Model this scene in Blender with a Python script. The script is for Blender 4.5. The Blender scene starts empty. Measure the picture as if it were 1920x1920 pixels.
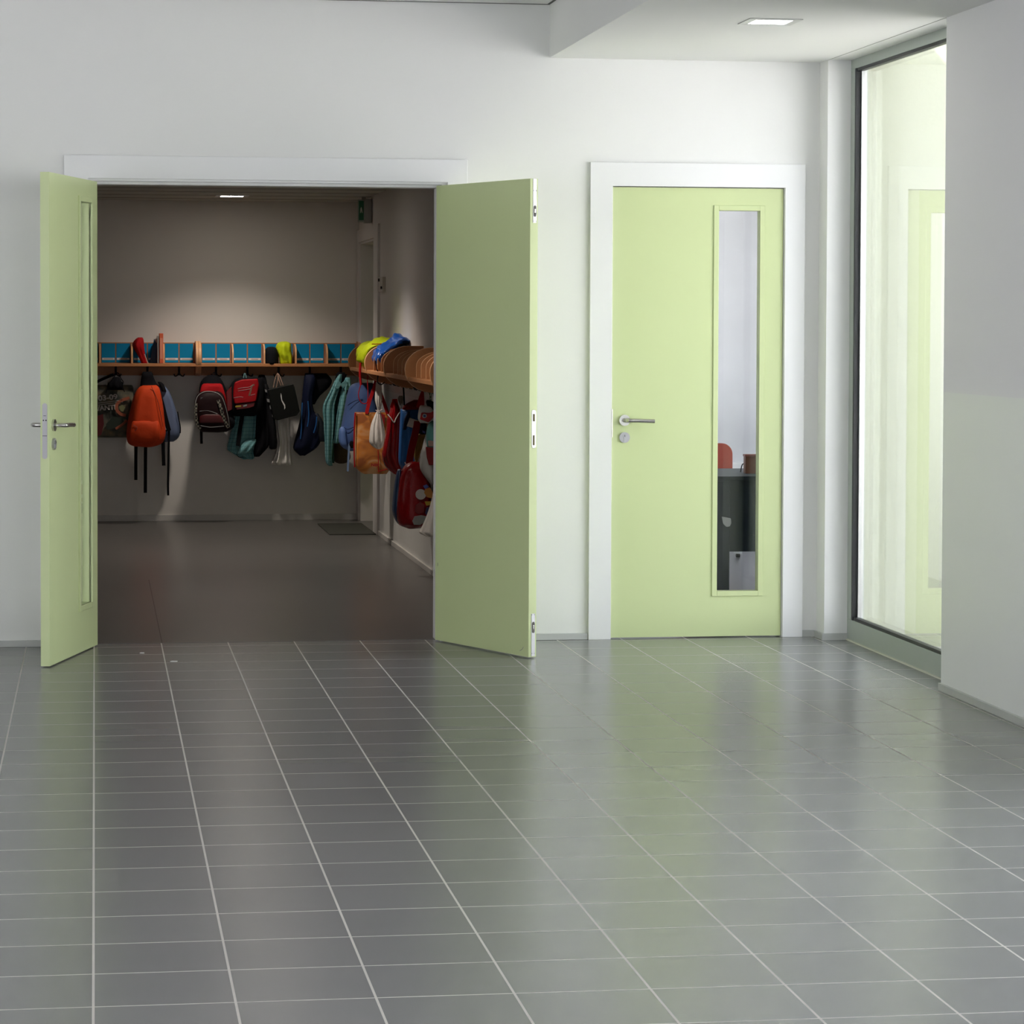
import bpy, bmesh, math, random
from mathutils import Vector, Matrix
random.seed(7)
S = bpy.context.scene
COL = S.collection
PI = math.pi

# ------------------------------------------------------------------ camera
F_PX, CY = 5214.3, 773.87
CAM = Vector((0.00226, -12.55995, 1.44447))
YAW, PITCH, ROLL = 0.14892, -0.031576, 0.003724
_f = Vector((math.sin(YAW)*math.cos(PITCH), math.cos(YAW)*math.cos(PITCH), math.sin(PITCH)))
_r0 = Vector((math.cos(YAW), -math.sin(YAW), 0)); _u0 = _r0.cross(_f)
_r = math.cos(ROLL)*_r0 + math.sin(ROLL)*_u0
_u = math.cos(ROLL)*_u0 - math.sin(ROLL)*_r0
cd = bpy.data.cameras.new('camera'); cam = bpy.data.objects.new('camera', cd); COL.objects.link(cam)
cd.sensor_width = 36; cd.sensor_fit = 'HORIZONTAL'
cd.lens = F_PX/1920*36
cd.shift_y = (CY-960)/1920
cd.clip_start = .05; cd.clip_end = 200
M = Matrix.Identity(4)
for i, a in enumerate((_r, _u, -_f)):
    for k in range(3): M[k][i] = a[k]
M.translation = CAM
cam.matrix_world = M
S.camera = cam

# ------------------------------------------------------------------ world / exposure / lights
SKY, SUN, LED_HALL, LED_CORR, SPOT = 4.5, 36.0, 14.0, 30.0, 68.0
wd = bpy.data.worlds.new('sky'); S.world = wd; wd.use_nodes = True
nt = wd.node_tree; bg = nt.nodes['Background']
tc = nt.nodes.new('ShaderNodeTexCoord'); sx = nt.nodes.new('ShaderNodeSeparateXYZ'); cr = nt.nodes.new('ShaderNodeValToRGB')
nt.links.new(tc.outputs['Generated'], sx.inputs[0]); nt.links.new(sx.outputs['Z'], cr.inputs[0]); nt.links.new(cr.outputs[0], bg.inputs[0])
cr.color_ramp.elements[0].color = (.93, .955, 1.0, 1); cr.color_ramp.elements[1].color = (.79, .865, 1.0, 1)   # even overcast
bg.inputs[1].default_value = SKY
S.view_settings.view_transform = 'Standard'; S.view_settings.look = 'None'
S.view_settings.exposure = 0.0; S.view_settings.gamma = 1.0
S.view_settings.use_curve_mapping = False

sd = bpy.data.lights.new('sun', 'SUN'); sd.energy = SUN; sd.angle = math.radians(2); sd.color = (1, .99, .98)
so = bpy.data.objects.new('sun', sd); COL.objects.link(so)      # high, from behind the building: it lights the yard, never the rooms
so.rotation_euler = Vector((.80, .25, -.95)).to_track_quat('-Z', 'Y').to_euler()
def portal(name, loc, rot, sx_, sy_):       # tells the renderer where the sky comes in; gives off nothing itself
    l = bpy.data.lights.new(name, 'AREA'); l.shape = 'RECTANGLE'; l.size = sx_; l.size_y = sy_
    l.cycles.is_portal = True
    o = bpy.data.objects.new(name, l); COL.objects.link(o); o.location = loc; o.rotation_euler = rot
    return o
# an area light looks along -Z; turned about Y by +90 deg it looks along -X
portal('daylight_window', (3.50, -1.06, 1.36), (0, PI/2, 0), 2.5, 1.75)
portal('daylight_hall', (3.50, -8.0, 1.30), (0, PI/2, 0), 2.5, 7.0)
portal('daylight_left', (-6.2, -8.0, 1.55), (0, -PI/2, 0), 2.5, 6.0)
portal('daylight_front', (1.75, -15.2, 1.65), (PI/2, 0, 0), 2.5, 1.9)
portal('daylight_office', (5.30, 3.3, 1.6), (0, PI/2, 0), 1.6, 4.0)

# ------------------------------------------------------------------ helpers
def ray(px, py): return _r*((px-960)/F_PX) - _u*((py-CY)/F_PX) + _f
def B(px, py, Y):
    d = ray(px, py); t = (Y-CAM.y)/d.y; return CAM + d*t
def BX(px, py, X):
    d = ray(px, py); t = (X-CAM.x)/d.x; return CAM + d*t

MATS = {}
def mat(name, col, rough=.6, metal=0, spec=.5, coat=0, noise=None, bump=None, emis=None, alpha=None, sheen=0):
    if name in MATS: return MATS[name]
    m = bpy.data.materials.new(name); m.use_nodes = True; n = m.node_tree.nodes; L = m.node_tree.links
    p = n['Principled BSDF']
    p.inputs['Base Color'].default_value = (*col, 1); p.inputs['Roughness'].default_value = rough
    p.inputs['Metallic'].default_value = metal; p.inputs['Specular IOR Level'].default_value = spec
    p.inputs['Coat Weight'].default_value = coat; p.inputs['Coat Roughness'].default_value = .12
    p.inputs['Sheen Weight'].default_value = sheen
    tcn = n.new('ShaderNodeTexCoord')
    if noise:      # (scale, strength) small colour variation
        nz = n.new('ShaderNodeTexNoise'); nz.inputs['Scale'].default_value = noise[0]; nz.inputs['Detail'].default_value = 6
        L.new(tcn.outputs['Object'], nz.inputs['Vector'])
        mx = n.new('ShaderNodeMix'); mx.data_type = 'RGBA'
        mx.inputs['A'].default_value = tuple(c*(1-noise[1]) for c in col)+(1,)
        mx.inputs['B'].default_value = tuple(min(1, c*(1+noise[1])) for c in col)+(1,)
        L.new(nz.outputs['Fac'], mx.inputs['Factor']); L.new(mx.outputs['Result'], p.inputs['Base Color'])
    if bump:       # (scale, strength)
        nb = n.new('ShaderNodeTexNoise'); nb.inputs['Scale'].default_value = bump[0]; nb.inputs['Detail'].default_value = 4
        L.new(tcn.outputs['Object'], nb.inputs['Vector'])
        bn = n.new('ShaderNodeBump'); bn.inputs['Strength'].default_value = bump[1]; bn.inputs['Distance'].default_value = .01
        L.new(nb.outputs['Fac'], bn.inputs['Height']); L.new(bn.outputs['Normal'], p.inputs['Normal'])
    if emis:
        p.inputs['Emission Color'].default_value = (*emis[0], 1); p.inputs['Emission Strength'].default_value = emis[1]
    MATS[name] = m
    return m

def glass_mat():
    m = bpy.data.materials.new('window_glass'); m.use_nodes = True; n = m.node_tree.nodes; L = m.node_tree.links
    n.clear(); out = n.new('ShaderNodeOutputMaterial'); mix = n.new('ShaderNodeMixShader')
    tr = n.new('ShaderNodeBsdfTransparent'); gl = n.new('ShaderNodeBsdfGlossy'); pass
    tr.inputs[0].default_value = (.988, .992, .986, 1); gl.inputs['Roughness'].default_value = 0.0
    gl.inputs[0].default_value = (.97, 1, .97, 1)
    geo = n.new('ShaderNodeNewGeometry'); dt = n.new('ShaderNodeVectorMath'); dt.operation = 'DOT_PRODUCT'
    L.new(geo.outputs['Normal'], dt.inputs[0]); L.new(geo.outputs['Incoming'], dt.inputs[1])
    def mth(op, a, b=None):
        k = n.new('ShaderNodeMath'); k.operation = op
        for q, v in enumerate((a, b)):
            if v is None: continue
            if isinstance(v, (int, float)): k.inputs[q].default_value = v
            else: L.new(v, k.inputs[q])
        return k
    cosn = mth('ABSOLUTE', dt.outputs['Value']); om = mth('SUBTRACT', 1.0, cosn.outputs[0]); pw = mth('POWER', om.outputs[0], 5.0)
    c = mth('MULTIPLY_ADD', pw.outputs[0], .96); c.inputs[2].default_value = .04                 # clear glass, one surface
    L.new(c.outputs[0], mix.inputs[0]); L.new(tr.outputs[0], mix.inputs[1]); L.new(gl.outputs[0], mix.inputs[2]); L.new(mix.outputs[0], out.inputs[0])
    return m

def new_bm(): return bmesh.new()
def add_box(bm, x0, x1, y0, y1, z0, z1, bev=0, seg=2):
    t = bmesh.new(); v = [t.verts.new((x, y, z)) for x in (x0, x1) for y in (y0, y1) for z in (z0, z1)]
    for f in ((0,1,3,2),(4,6,7,5),(0,4,5,1),(2,3,7,6),(0,2,6,4),(1,5,7,3)): t.faces.new([v[i] for i in f])
    if bev: bmesh.ops.bevel(t, geom=list(t.edges), offset=bev, segments=seg, affect='EDGES', profile=.5)
    merge(bm, t)
def merge(bm, t, mtx=None):
    if mtx is not None: bmesh.ops.transform(t, matrix=mtx, verts=t.verts)
    me = bpy.data.meshes.new('tmp'); t.to_mesh(me); bm.from_mesh(me); bpy.data.meshes.remove(me); t.free()
def add_prism(bm, pts, axis, a0, a1, bev=0):
    """pts 2D polygon in the plane across axis ('x': (y,z), 'y': (x,z), 'z': (x,y))"""
    t = bmesh.new()
    def mk(p, a): return {'x': (a, p[0], p[1]), 'y': (p[0], a, p[1]), 'z': (p[0], p[1], a)}[axis]
    v0 = [t.verts.new(mk(p, a0)) for p in pts]; v1 = [t.verts.new(mk(p, a1)) for p in pts]
    n = len(pts); t.faces.new(v0); t.faces.new(v1[::-1])
    for i in range(n): t.faces.new((v0[i], v1[i], v1[(i+1) % n], v0[(i+1) % n]))
    bmesh.ops.recalc_face_normals(t, faces=t.faces)
    if bev:
        bmesh.ops.bevel(t, geom=[e for e in t.edges], offset=bev, segments=1, affect='EDGES')
    merge(bm, t)
def add_cyl(bm, p0, p1, r, r2=None, seg=20, caps=True):
    p0 = Vector(p0); p1 = Vector(p1); d = p1-p0
    t = bmesh.new(); bmesh.ops.create_cone(t, cap_ends=caps, segments=seg, radius1=r, radius2=r if r2 is None else r2, depth=d.length)
    q = Vector((0, 0, 1)).rotation_difference(d.normalized()).to_matrix().to_4x4(); q.translation = (p0+p1)/2
    merge(bm, t, q)
def smooth_path(pts, sub=5):
    if len(pts) < 3: return [Vector(p) for p in pts]
    P = [Vector(p) for p in pts]; out = []
    for i in range(len(P)-1):
        a = P[max(i-1, 0)]; b = P[i]; c = P[i+1]; d = P[min(i+2, len(P)-1)]
        for k in range(sub):
            s = k/sub
            out.append(.5*((2*b)+(-a+c)*s+(2*a-5*b+4*c-d)*s*s+(-a+3*b-3*c+d)*s**3))
    out.append(P[-1]); return out
def add_tube(bm, pts, r, seg=8, flat=None, sub=5, up=(0, -1, 0)):
    """tube along pts; flat=(w,t) gives a strap whose flat side faces 'up'"""
    P = smooth_path(pts, sub); rings = []; n = len(P); up = Vector(up)
    for i, p in enumerate(P):
        d = (P[min(i+1, n-1)]-P[max(i-1, 0)]).normalized()
        s = d.cross(up)
        s = s.normalized() if s.length > 1e-4 else Vector((1, 0, 0))
        u = s.cross(d).normalized()
        ring = []
        if flat:
            for a, b in ((-1, -1), (1, -1), (1, 1), (-1, 1)): ring.append(bm.verts.new(p+s*(a*flat[0]/2)+u*(b*flat[1]/2)))
        else:
            rr = r if not callable(r) else r(i/(n-1))
            for k in range(seg):
                a = 2*PI*k/seg; ring.append(bm.verts.new(p+s*(rr*math.cos(a))+u*(rr*math.sin(a))))
        rings.append(ring)
    k = len(rings[0])
    for i in range(n-1):
        for j in range(k): bm.faces.new((rings[i][j], rings[i][(j+1) % k], rings[i+1][(j+1) % k], rings[i+1][j]))
    bm.faces.new(rings[0][::-1]); bm.faces.new(rings[-1])
def add_loft(bm, secs, n=32, p=2.5, fold=0, ff=6, fph=0, sub=3, wob=0, seed=0):
    """secs (top to bottom): (py, xl, xr, Y, halfdepth): soft body lofted through superellipse sections"""
    rnd = random.Random(seed)
    C = []
    for (py, xl, xr, Y, hd) in secs:
        a = B(xl, py, Y); b = B(xr, py, Y); C.append(((a.x+b.x)/2, Y, (a.z+b.z)/2, (b.x-a.x)/2, hd, (b.z-a.z)/2))
    Q = []
    m = len(C)
    for i in range(m-1):
        A = C[max(i-1, 0)]; b = C[i]; c = C[i+1]; D = C[min(i+2, m-1)]
        for k in range(sub):
            s = k/sub
            Q.append([.5*(2*b[j]+(-A[j]+c[j])*s+(2*A[j]-5*b[j]+4*c[j]-D[j])*s*s+(-A[j]+3*b[j]-3*c[j]+D[j])*s**3) for j in range(6)])
    Q.append(list(C[-1]))
    rings = []; M_ = len(Q); ph = [rnd.uniform(-1, 1) for _ in range(6)]
    for i, (x, y, z, hw, hd, tl) in enumerate(Q):
        t = i/(M_-1); hw = max(hw, .002); hd = max(hd, .002); ring = []
        for k in range(n):
            a = 2*PI*k/n; ca = math.cos(a); sa = math.sin(a)
            ex = math.copysign(abs(ca)**(2/p), ca); ey = math.copysign(abs(sa)**(2/p), sa)
            f = 1+fold*math.sin(ff*a+fph+1.2*math.sin(3*t+ph[0]))*min(1, t*4)
            w = wob*(math.sin(7*t+3*a+ph[1]*3)+.6*math.sin(13*t-2*a+ph[2]*3))
            ring.append(bm.verts.new((x+hw*ex+w*.4, y+hd*ey*f+w, z+tl*ex+w*.3)))
        rings.append(ring)
    for i in range(M_-1):
        for j in range(n): bm.faces.new((rings[i][j], rings[i+1][j], rings[i+1][(j+1) % n], rings[i][(j+1) % n]))
    bm.faces.new(rings[0]); bm.faces.new(rings[-1][::-1])

ORG = {}
def build(name, bm, m, parent=None, smooth=False, origin=None, label=None):
    bmesh.ops.recalc_face_normals(bm, faces=bm.faces)
    me = bpy.data.meshes.new(name)
    if parent is not None: base = ORG[parent]
    elif origin is not None: base = Vector(origin)
    else:
        xs = [v.co.x for v in bm.verts]; ys = [v.co.y for v in bm.verts]; zs = [v.co.z for v in bm.verts]
        base = Vector(((min(xs)+max(xs))/2, (min(ys)+max(ys))/2, min(zs)))
    for v in bm.verts: v.co -= base
    bm.to_mesh(me); bm.free()
    if smooth:
        me.shade_smooth()
        if smooth != 'all':
            me.set_sharp_from_angle(angle=math.radians(smooth if smooth is not True else 40))
    for mm in (m if isinstance(m, (list, tuple)) else [m]): me.materials.append(mm)
    o = bpy.data.objects.new(name, me); COL.objects.link(o)
    if parent is not None: o.parent = parent; ORG[o] = base      # children sit at the parent's origin
    else: o.location = base; ORG[o] = base
    if label: o['label'] = label
    return o
def empty(name, loc, label, cat, group=None):
    o = bpy.data.objects.new(name, None); COL.objects.link(o); o.location = loc; o.empty_display_size = .1
    ORG[o] = Vector(loc); return tag(o, label, cat, group)
def tag(o, label, cat, group=None, kind=None):
    o['label'] = label; o['category'] = cat
    if group: o['group'] = group
    if kind: o['kind'] = kind
    return o
def struct(name, bm, m, label, cat, parent=None, smooth=False):
    o = build(name, bm, m, parent, smooth)
    return tag(o, label, cat, kind='structure')
def loft(name, secs, m, parent=None, **k):
    bm = new_bm(); add_loft(bm, secs, **k); return build(name, bm, m, parent, smooth='all')
def tube(name, pts, r, m, parent=None, **k):
    bm = new_bm(); add_tube(bm, pts, r, **k); return build(name, bm, m, parent, smooth=50)
def box(name, a, m, parent=None, bev=0): bm = new_bm(); add_box(bm, *a, bev=bev); return build(name, bm, m, parent)
def dup(root, d, label):
    def cp(o, par):
        c = o.copy(); COL.objects.link(c)
        if par is not None: c.parent = par
        for ch in [x for x in KIDS.get(o, [])]: cp(ch, c)
        return c
    KIDS = {}
    for o in COL.objects:
        if o.parent: KIDS.setdefault(o.parent, []).append(o)
    r = cp(root, None); r.location = Vector(root.location)+Vector(d); r['label'] = label
    return r
def text_bm(body, size, ext=.0006, off=0):
    cu = bpy.data.curves.new('t', 'FONT'); cu.body = body; cu.size = size; cu.extrude = ext; cu.offset = off; cu.align_x = 'LEFT'
    o = bpy.data.objects.new('t', cu); COL.objects.link(o)
    dg = bpy.context.evaluated_depsgraph_get(); dg.update()
    me = bpy.data.meshes.new_from_object(o.evaluated_get(dg))
    bm = bmesh.new(); bm.from_mesh(me); bpy.data.objects.remove(o); bpy.data.curves.remove(cu); bpy.data.meshes.remove(me)
    return bm

# ------------------------------------------------------------------ materials
WALL = mat('white_wall_paint', (.82, .82, .81), .55, bump=(60, .03))
CEIL = mat('ceiling_white', (.80, .80, .79), .8)
CORR = mat('corridor_wall_paint', (.74, .71, .67), .6, bump=(60, .03))
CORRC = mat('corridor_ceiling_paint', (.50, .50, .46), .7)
TRIMW = mat('white_lacquer', (.85, .85, .86), .35)
GREEN = mat('pale_green_paint', (.61, .69, .375), .36, spec=.35)
ALU = mat('brushed_aluminium', (.62, .62, .61), .32, metal=.9)
SKIRT = mat('grey_skirting', (.52, .53, .52), .35, metal=.3)
STEEL = mat('stainless_steel', (.55, .54, .51), .22, metal=1)
BRIGHT = mat('polished_plate', (.50, .50, .52), .4, metal=.8)
FRAMEM = mat('window_frame_grey', (.40, .44, .41), .4, metal=.2)
RUBBER = mat('black_gasket', (.012, .013, .016), .5)
GLASS = glass_mat()
WOOD = mat('beech_wood', (.46, .20, .082), .5, spec=.3, noise=(14, .12))
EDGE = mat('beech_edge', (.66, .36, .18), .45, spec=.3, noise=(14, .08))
CARD = mat('blue_card', (.006, .25, .50), .6, spec=.12)
PAPER = mat('white_label', (.75, .75, .73), .6)
INK = mat('grey_ink', (.18, .18, .20), .7)
BLACK = mat('black_nylon', (.005, .005, .007), .85, spec=.12)
HOOKM = mat('black_hook_metal', (.02, .017, .016), .35, metal=.4)
LAMP = mat('lamp_diffuser', (1, 1, 1), .5, emis=((1, .96, .90), LED_HALL))
LAMPC = mat('corridor_lamp_diffuser', (1, 1, 1), .5, emis=((1, .90, .78), LED_CORR))

def tile_floor():
    m = bpy.data.materials.new('grey_floor_tiles'); m.use_nodes = True; n = m.node_tree.nodes; L = m.node_tree.links
    p = n['Principled BSDF']; geo = n.new('ShaderNodeNewGeometry'); mp = n.new('ShaderNodeMapping')
    mp.inputs['Location'].default_value = (.0025, .0575, 0)
    br = n.new('ShaderNodeTexBrick'); br.offset = 0; br.squash = 1
    br.inputs['Scale'].default_value = 1; br.inputs['Brick Width'].default_value = .3; br.inputs['Row Height'].default_value = .3
    br.inputs['Mortar Size'].default_value = .0030; br.inputs['Mortar Smooth'].default_value = .2; br.inputs['Bias'].default_value = 0
    br.inputs['Color1'].default_value = (.166, .166, .170, 1); br.inputs['Color2'].default_value = (.180, .180, .183, 1)
    br.inputs['Mortar'].default_value = (.45, .42, .39, 1)
    L.new(geo.outputs['Position'], mp.inputs[0]); L.new(mp.outputs[0], br.inputs['Vector'])
    nz = n.new('ShaderNodeTexNoise'); nz.inputs['Scale'].default_value = 9; nz.inputs['Detail'].default_value = 5
    L.new(geo.outputs['Position'], nz.inputs['Vector'])
    mx = n.new('ShaderNodeMix'); mx.data_type = 'RGBA'; mx.blend_type = 'MULTIPLY'; mx.inputs['Factor'].default_value = .0
    L.new(br.outputs['Color'], mx.inputs['A']); L.new(nz.outputs['Color'], mx.inputs['B']); L.new(mx.outputs['Result'], p.inputs['Base Color'])
    mr = n.new('ShaderNodeMapRange'); mr.inputs['To Min'].default_value = .27; mr.inputs['To Max'].default_value = .85; p.inputs['Specular IOR Level'].default_value = .85
    L.new(br.outputs['Fac'], mr.inputs['Value']); L.new(mr.outputs[0], p.inputs['Roughness'])
    inv = n.new('ShaderNodeMath'); inv.operation = 'SUBTRACT'; inv.inputs[0].default_value = 1; L.new(br.outputs['Fac'], inv.inputs[1])
    # slight unevenness of the tile surface
    n2 = n.new('ShaderNodeTexNoise'); n2.inputs['Scale'].default_value = 3.5; n2.inputs['Detail'].default_value = 2
    L.new(geo.outputs['Position'], n2.inputs['Vector'])
    ad = n.new('ShaderNodeMath'); ad.operation = 'MULTIPLY_ADD'; ad.inputs[1].default_value = 0.0
    L.new(n2.outputs['Fac'], ad.inputs[0]); L.new(inv.outputs[0], ad.inputs[2])
    bn = n.new('ShaderNodeBump'); bn.inputs['Strength'].default_value = .35; bn.inputs['Distance'].default_value = .002
    return m
TILE = tile_floor()
LINO = mat('dark_linoleum', (.10, .095, .090), .30, noise=(3, .10))

def banded_wall(name, low, high, z, rl, rh):
    m = bpy.data.materials.new(name); m.use_nodes = True; n = m.node_tree.nodes; L = m.node_tree.links
    p = n['Principled BSDF']; g = n.new('ShaderNodeNewGeometry'); s = n.new('ShaderNodeSeparateXYZ'); c = n.new('ShaderNodeMath'); c.operation = 'GREATER_THAN'; c.inputs[1].default_value = z
    L.new(g.outputs['Position'], s.inputs[0]); L.new(s.outputs['Z'], c.inputs[0])
    mx = n.new('ShaderNodeMix'); mx.data_type = 'RGBA'; mx.inputs['A'].default_value = (*low, 1); mx.inputs['B'].default_value = (*high, 1)
    L.new(c.outputs[0], mx.inputs['Factor']); L.new(mx.outputs['Result'], p.inputs['Base Color'])
    mr = n.new('ShaderNodeMapRange'); mr.inputs['To Min'].default_value = rl; mr.inputs['To Max'].default_value = rh
    L.new(c.outputs[0], mr.inputs['Value']); L.new(mr.outputs[0], p.inputs['Roughness'])
    return m
WALLR = banded_wall('washable_wall_paint', (.80, .81, .79), (.80, .79, .80), 1.185, .28, .6)

# ------------------------------------------------------------------ the shell: hall
HZ, LZ = 2.905, 2.662          # high and lowered ceiling
WT = .16                       # wall thickness
bm = new_bm(); add_box(bm, -6, 3.46, -15, .07, -.1, 0); struct('floor', bm, TILE, 'grey square tiled floor of the bright entrance hall', 'floor')
bm = new_bm(); add_box(bm, -6, 2.055, -15, .0, HZ, HZ+.1); struct('ceiling', bm, CEIL, 'higher white ceiling over the left of the hall', 'ceiling')
bm = new_bm(); add_box(bm, 2.053, 3.62, -15, .0, LZ, HZ+.1); struct('ceiling_lower', bm, CEIL, 'lowered white ceiling with a square recessed lamp', 'ceiling')
bm = new_bm()
add_box(bm, -6, -.03, 0, WT, 0, HZ+.1); add_box(bm, 1.587, 2.347, 0, WT, 0, HZ+.1)
add_box(bm, -.03, 1.587, 0, WT, 2.092, HZ+.1); add_box(bm, 2.347, 3.155, 0, WT, 2.085, HZ+.1); add_box(bm, 3.155, 3.62, 0, WT, 0, HZ+.1)
struct('wall_back', bm, WALL, 'white hall wall holding the green double door and green single door', 'wall')
bm = new_bm(); add_box(bm, 3.322, 3.49, -.145, 0, 0, LZ); struct('wall_pilaster', bm, WALL, 'narrow white wall pier between the green door and the tall window', 'wall')
bm = new_bm(); add_box(bm, 3.325, 3.62, -4.3, -1.925, 0, LZ); add_box(bm, 3.325, 3.62, -15, -11.7, 0, LZ)
struct('wall_right', bm, WALLR, 'white wall at the right edge with glossier washable lower half', 'wall')
bm = new_bm(); add_box(bm, -6.15, -6, -15.15, .15, 0, .3); add_box(bm, -6.15, -6, -15.15, .15, 2.8, HZ+.1); add_box(bm, -6.15, -6, -15.15, -11.0, .3, 2.8); add_box(bm, -6.15, -6, -5.0, .15, .3, 2.8)  # unseen opening added here to let daylight in from the left
struct('wall_left', bm, WALL, 'white side wall left of the hall', 'wall')
bm = new_bm(); add_box(bm, -6.15, 3.62, -15.15, -15, 0, .7); add_box(bm, -6.15, 3.62, -15.15, -15, 2.6, HZ+.1); add_box(bm, -6.15, 0.5, -15.15, -15, .7, 2.6); add_box(bm, 3, 3.62, -15.15, -15, .7, 2.6)  # opening behind the camera is added as daylight fill
struct('wall_front', bm, WALL, 'white wall behind the camera', 'wall')
# dark shadow gap where the high ceiling meets the walls
bm = new_bm(); add_box(bm, -6, 2.045, -.012, .0, HZ-.002, HZ+.004); add_box(bm, 2.041, 2.053, -15, 0, HZ-.002, HZ+.004)
struct('trim_1', bm, mat('dark_joint', (.12, .12, .11), .8), 'thin dark joint round the higher ceiling', 'trim')
bm = new_bm(); add_box(bm, 3.322, 3.326, -1.925, -.145, LZ-.0015, LZ+.002)
struct('trim_2', bm, mat('pale_joint', (.5, .5, .48), .8), 'thin joint in the lowered ceiling along the tall window', 'trim')

def skirt(name, a, label, h=.030):
    bm = new_bm(); add_box(bm, *a, 0, h, bev=.0015); struct(name, bm, SKIRT, label, 'baseboard')
skirt('baseboard_left', (-6, -.135, -.012, 0), 'grey metal skirting left of the double door')
skirt('baseboard_back', (1.678, 2.241, -.012, 0), 'grey metal skirting between the double door and single door')
bm = new_bm(); add_prism(bm, [(3.252, 0), (3.252, -.012), (3.310, -.012), (3.310, -.157), (3.43, -.157), (3.43, -.145), (3.322, -.145), (3.322, 0)], 'z', 0, .03)
struct('baseboard_pilaster', bm, SKIRT, 'grey metal skirting wrapping the narrow wall pier', 'baseboard')
skirt('baseboard_right', (3.313, 3.325, -4.3, -1.925), 'grey metal skirting under the right wall')

# door casings
bm = new_bm()
add_prism(bm, [(-.133, 0), (-.133, 2.193), (1.676, 2.193), (1.676, 0), (1.585, 0), (1.585, 2.090), (-.027, 2.090), (-.027, 0)], 'y', -.018, 0, bev=.001)
add_prism(bm, [(-.03, 0), (-.03, 2.092), (1.587, 2.092), (1.587, 0), (1.560, 0), (1.560, 2.080), (-.010, 2.080), (-.010, 0)], 'y', 0, .05)
add_prism(bm, [(-.03, 0), (-.03, 2.092), (1.587, 2.092), (1.587, 0), (1.545, 0), (1.545, 2.068), (.002, 2.068), (.002, 0)], 'y', .05, .16)
add_prism(bm, [(-.133, 0), (-.133, 2.193), (1.676, 2.193), (1.676, 0), (1.585, 0), (1.585, 2.090), (-.027, 2.090), (-.027, 0)], 'y', .16, .175)
struct('trim_3', bm, TRIMW, 'wide white frame round the double door opening', 'door frame')
bm = new_bm()
add_prism(bm, [(2.243, 0), (2.243, 2.190), (3.252, 2.190), (3.252, 0), (3.157, 0), (3.157, 2.082), (2.347, 2.082), (2.347, 0)], 'y', -.018, 0, bev=.001)
add_prism(bm, [(2.345, 0), (2.345, 2.086), (3.160, 2.086), (3.160, 0), (3.140, 0), (3.140, 2.066), (2.362, 2.066), (2.362, 0)], 'y', .045, WT)
add_prism(bm, [(2.345, 0), (2.345, 2.086), (3.160, 2.086), (3.160, 0), (3.157, 0), (3.157, 2.082), (2.348, 2.082), (2.348, 0)], 'y', 0, .045)
struct('trim_4', bm, TRIMW, 'wide white frame round the closed single green door', 'door frame')

# ------------------------------------------------------------------ doors
def place(objbm, T):   # T maps local (s along leaf, n across, z)
    bmesh.ops.transform(objbm, matrix=T, verts=objbm.verts)
def lever(parent, T, s, z, side, dirn, mirror=1):
    """lever set on a leaf: s position, side = outward n of the surface, dirn = +1/-1 along s"""
    n0 = side[0]; o = side[1]
    bm = new_bm(); add_cyl(bm, (s, n0, z), (s, n0+o*.009, z), .0255, seg=32); place(bm, T); build('handle_rose', bm, STEEL, parent, smooth=40)
    bm = new_bm()
    pts = [(s, n0+o*.005, z), (s, n0+o*.035, z), (s+dirn*.012, n0+o*.052, z), (s+dirn*.05, n0+o*.056, z), (s+dirn*.13, n0+o*.054, z-.003)]
    add_tube(bm, pts, .0095, seg=14, up=(0, 0, 1)); place(bm, T); build('door_handle', bm, STEEL, parent, smooth=60)
    bm = new_bm(); add_cyl(bm, (s, n0, z-.079), (s, n0+o*.009, z-.079), .0245, seg=32)
    add_cyl(bm, (s, n0+o*.008, z-.072), (s, n0+o*.013, z-.072), .0085, seg=20)
    add_box(bm, s-.0045, s+.0045, min(n0+o*.008, n0+o*.012), max(n0+o*.008, n0+o*.012), z-.096, z-.074)
    place(bm, T); build('keyhole_rose', bm, BRIGHT, parent, smooth=40)
    bm = new_bm(); a, b = sorted((n0+o*.0125, n0+o*.0140)); add_box(bm, s-.001, s+.001, a, b, z-.076, z-.067); place(bm, T); build('keyhole', bm, BLACK, parent)
def leaf(name, T, L, H, th, pane, label):
    """slab with optional glazed slot; n runs 0..th"""
    bm = new_bm(); z0 = .006
    if pane:
        a, b, c, d = pane
        add_prism(bm, [(0, z0), (a, z0), (a, H), (0, H)], 'y', 0, th); add_prism(bm, [(b, z0), (L, z0), (L, H), (b, H)], 'y', 0, th)
        add_prism(bm, [(a, z0), (b, z0), (b, c), (a, c)], 'y', 0, th); add_prism(bm, [(a, d), (b, d), (b, H), (a, H)], 'y', 0, th)
        bmesh.ops.remove_doubles(bm, verts=bm.verts, dist=1e-5)
        inner = [f for f in bm.faces if False]
    else: add_box(bm, 0, L, 0, th, z0, H, bev=.0012, seg=1)
    place(bm, T); o = struct(name, bm, GREEN, label, 'door')
    if pane:
        for y0, y1 in ((-.007, .010), (th-.010, th+.007)):
            bm = new_bm(); g = .024
            ring = [(a-g, c-g), (b+g, c-g), (b+g, d+g), (a-g, d+g)]
            add_box(bm, a-g, a, y0, y1, c-g, d+g, bev=.0015, seg=1); add_box(bm, b, b+g, y0, y1, c-g, d+g, bev=.0015, seg=1)
            add_box(bm, a, b, y0, y1, c-g, c, bev=.0015, seg=1); add_box(bm, a, b, y0, y1, d, d+g, bev=.0015, seg=1)
            place(bm, T); build('glazing_bead', bm, GREEN, o)
        bm = new_bm(); add_box(bm, a-.005, b+.005, th/2-.003, th/2+.003, c-.005, d+.005); place(bm, T); build('glass_pane', bm, GLASS, o)
    return o
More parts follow.
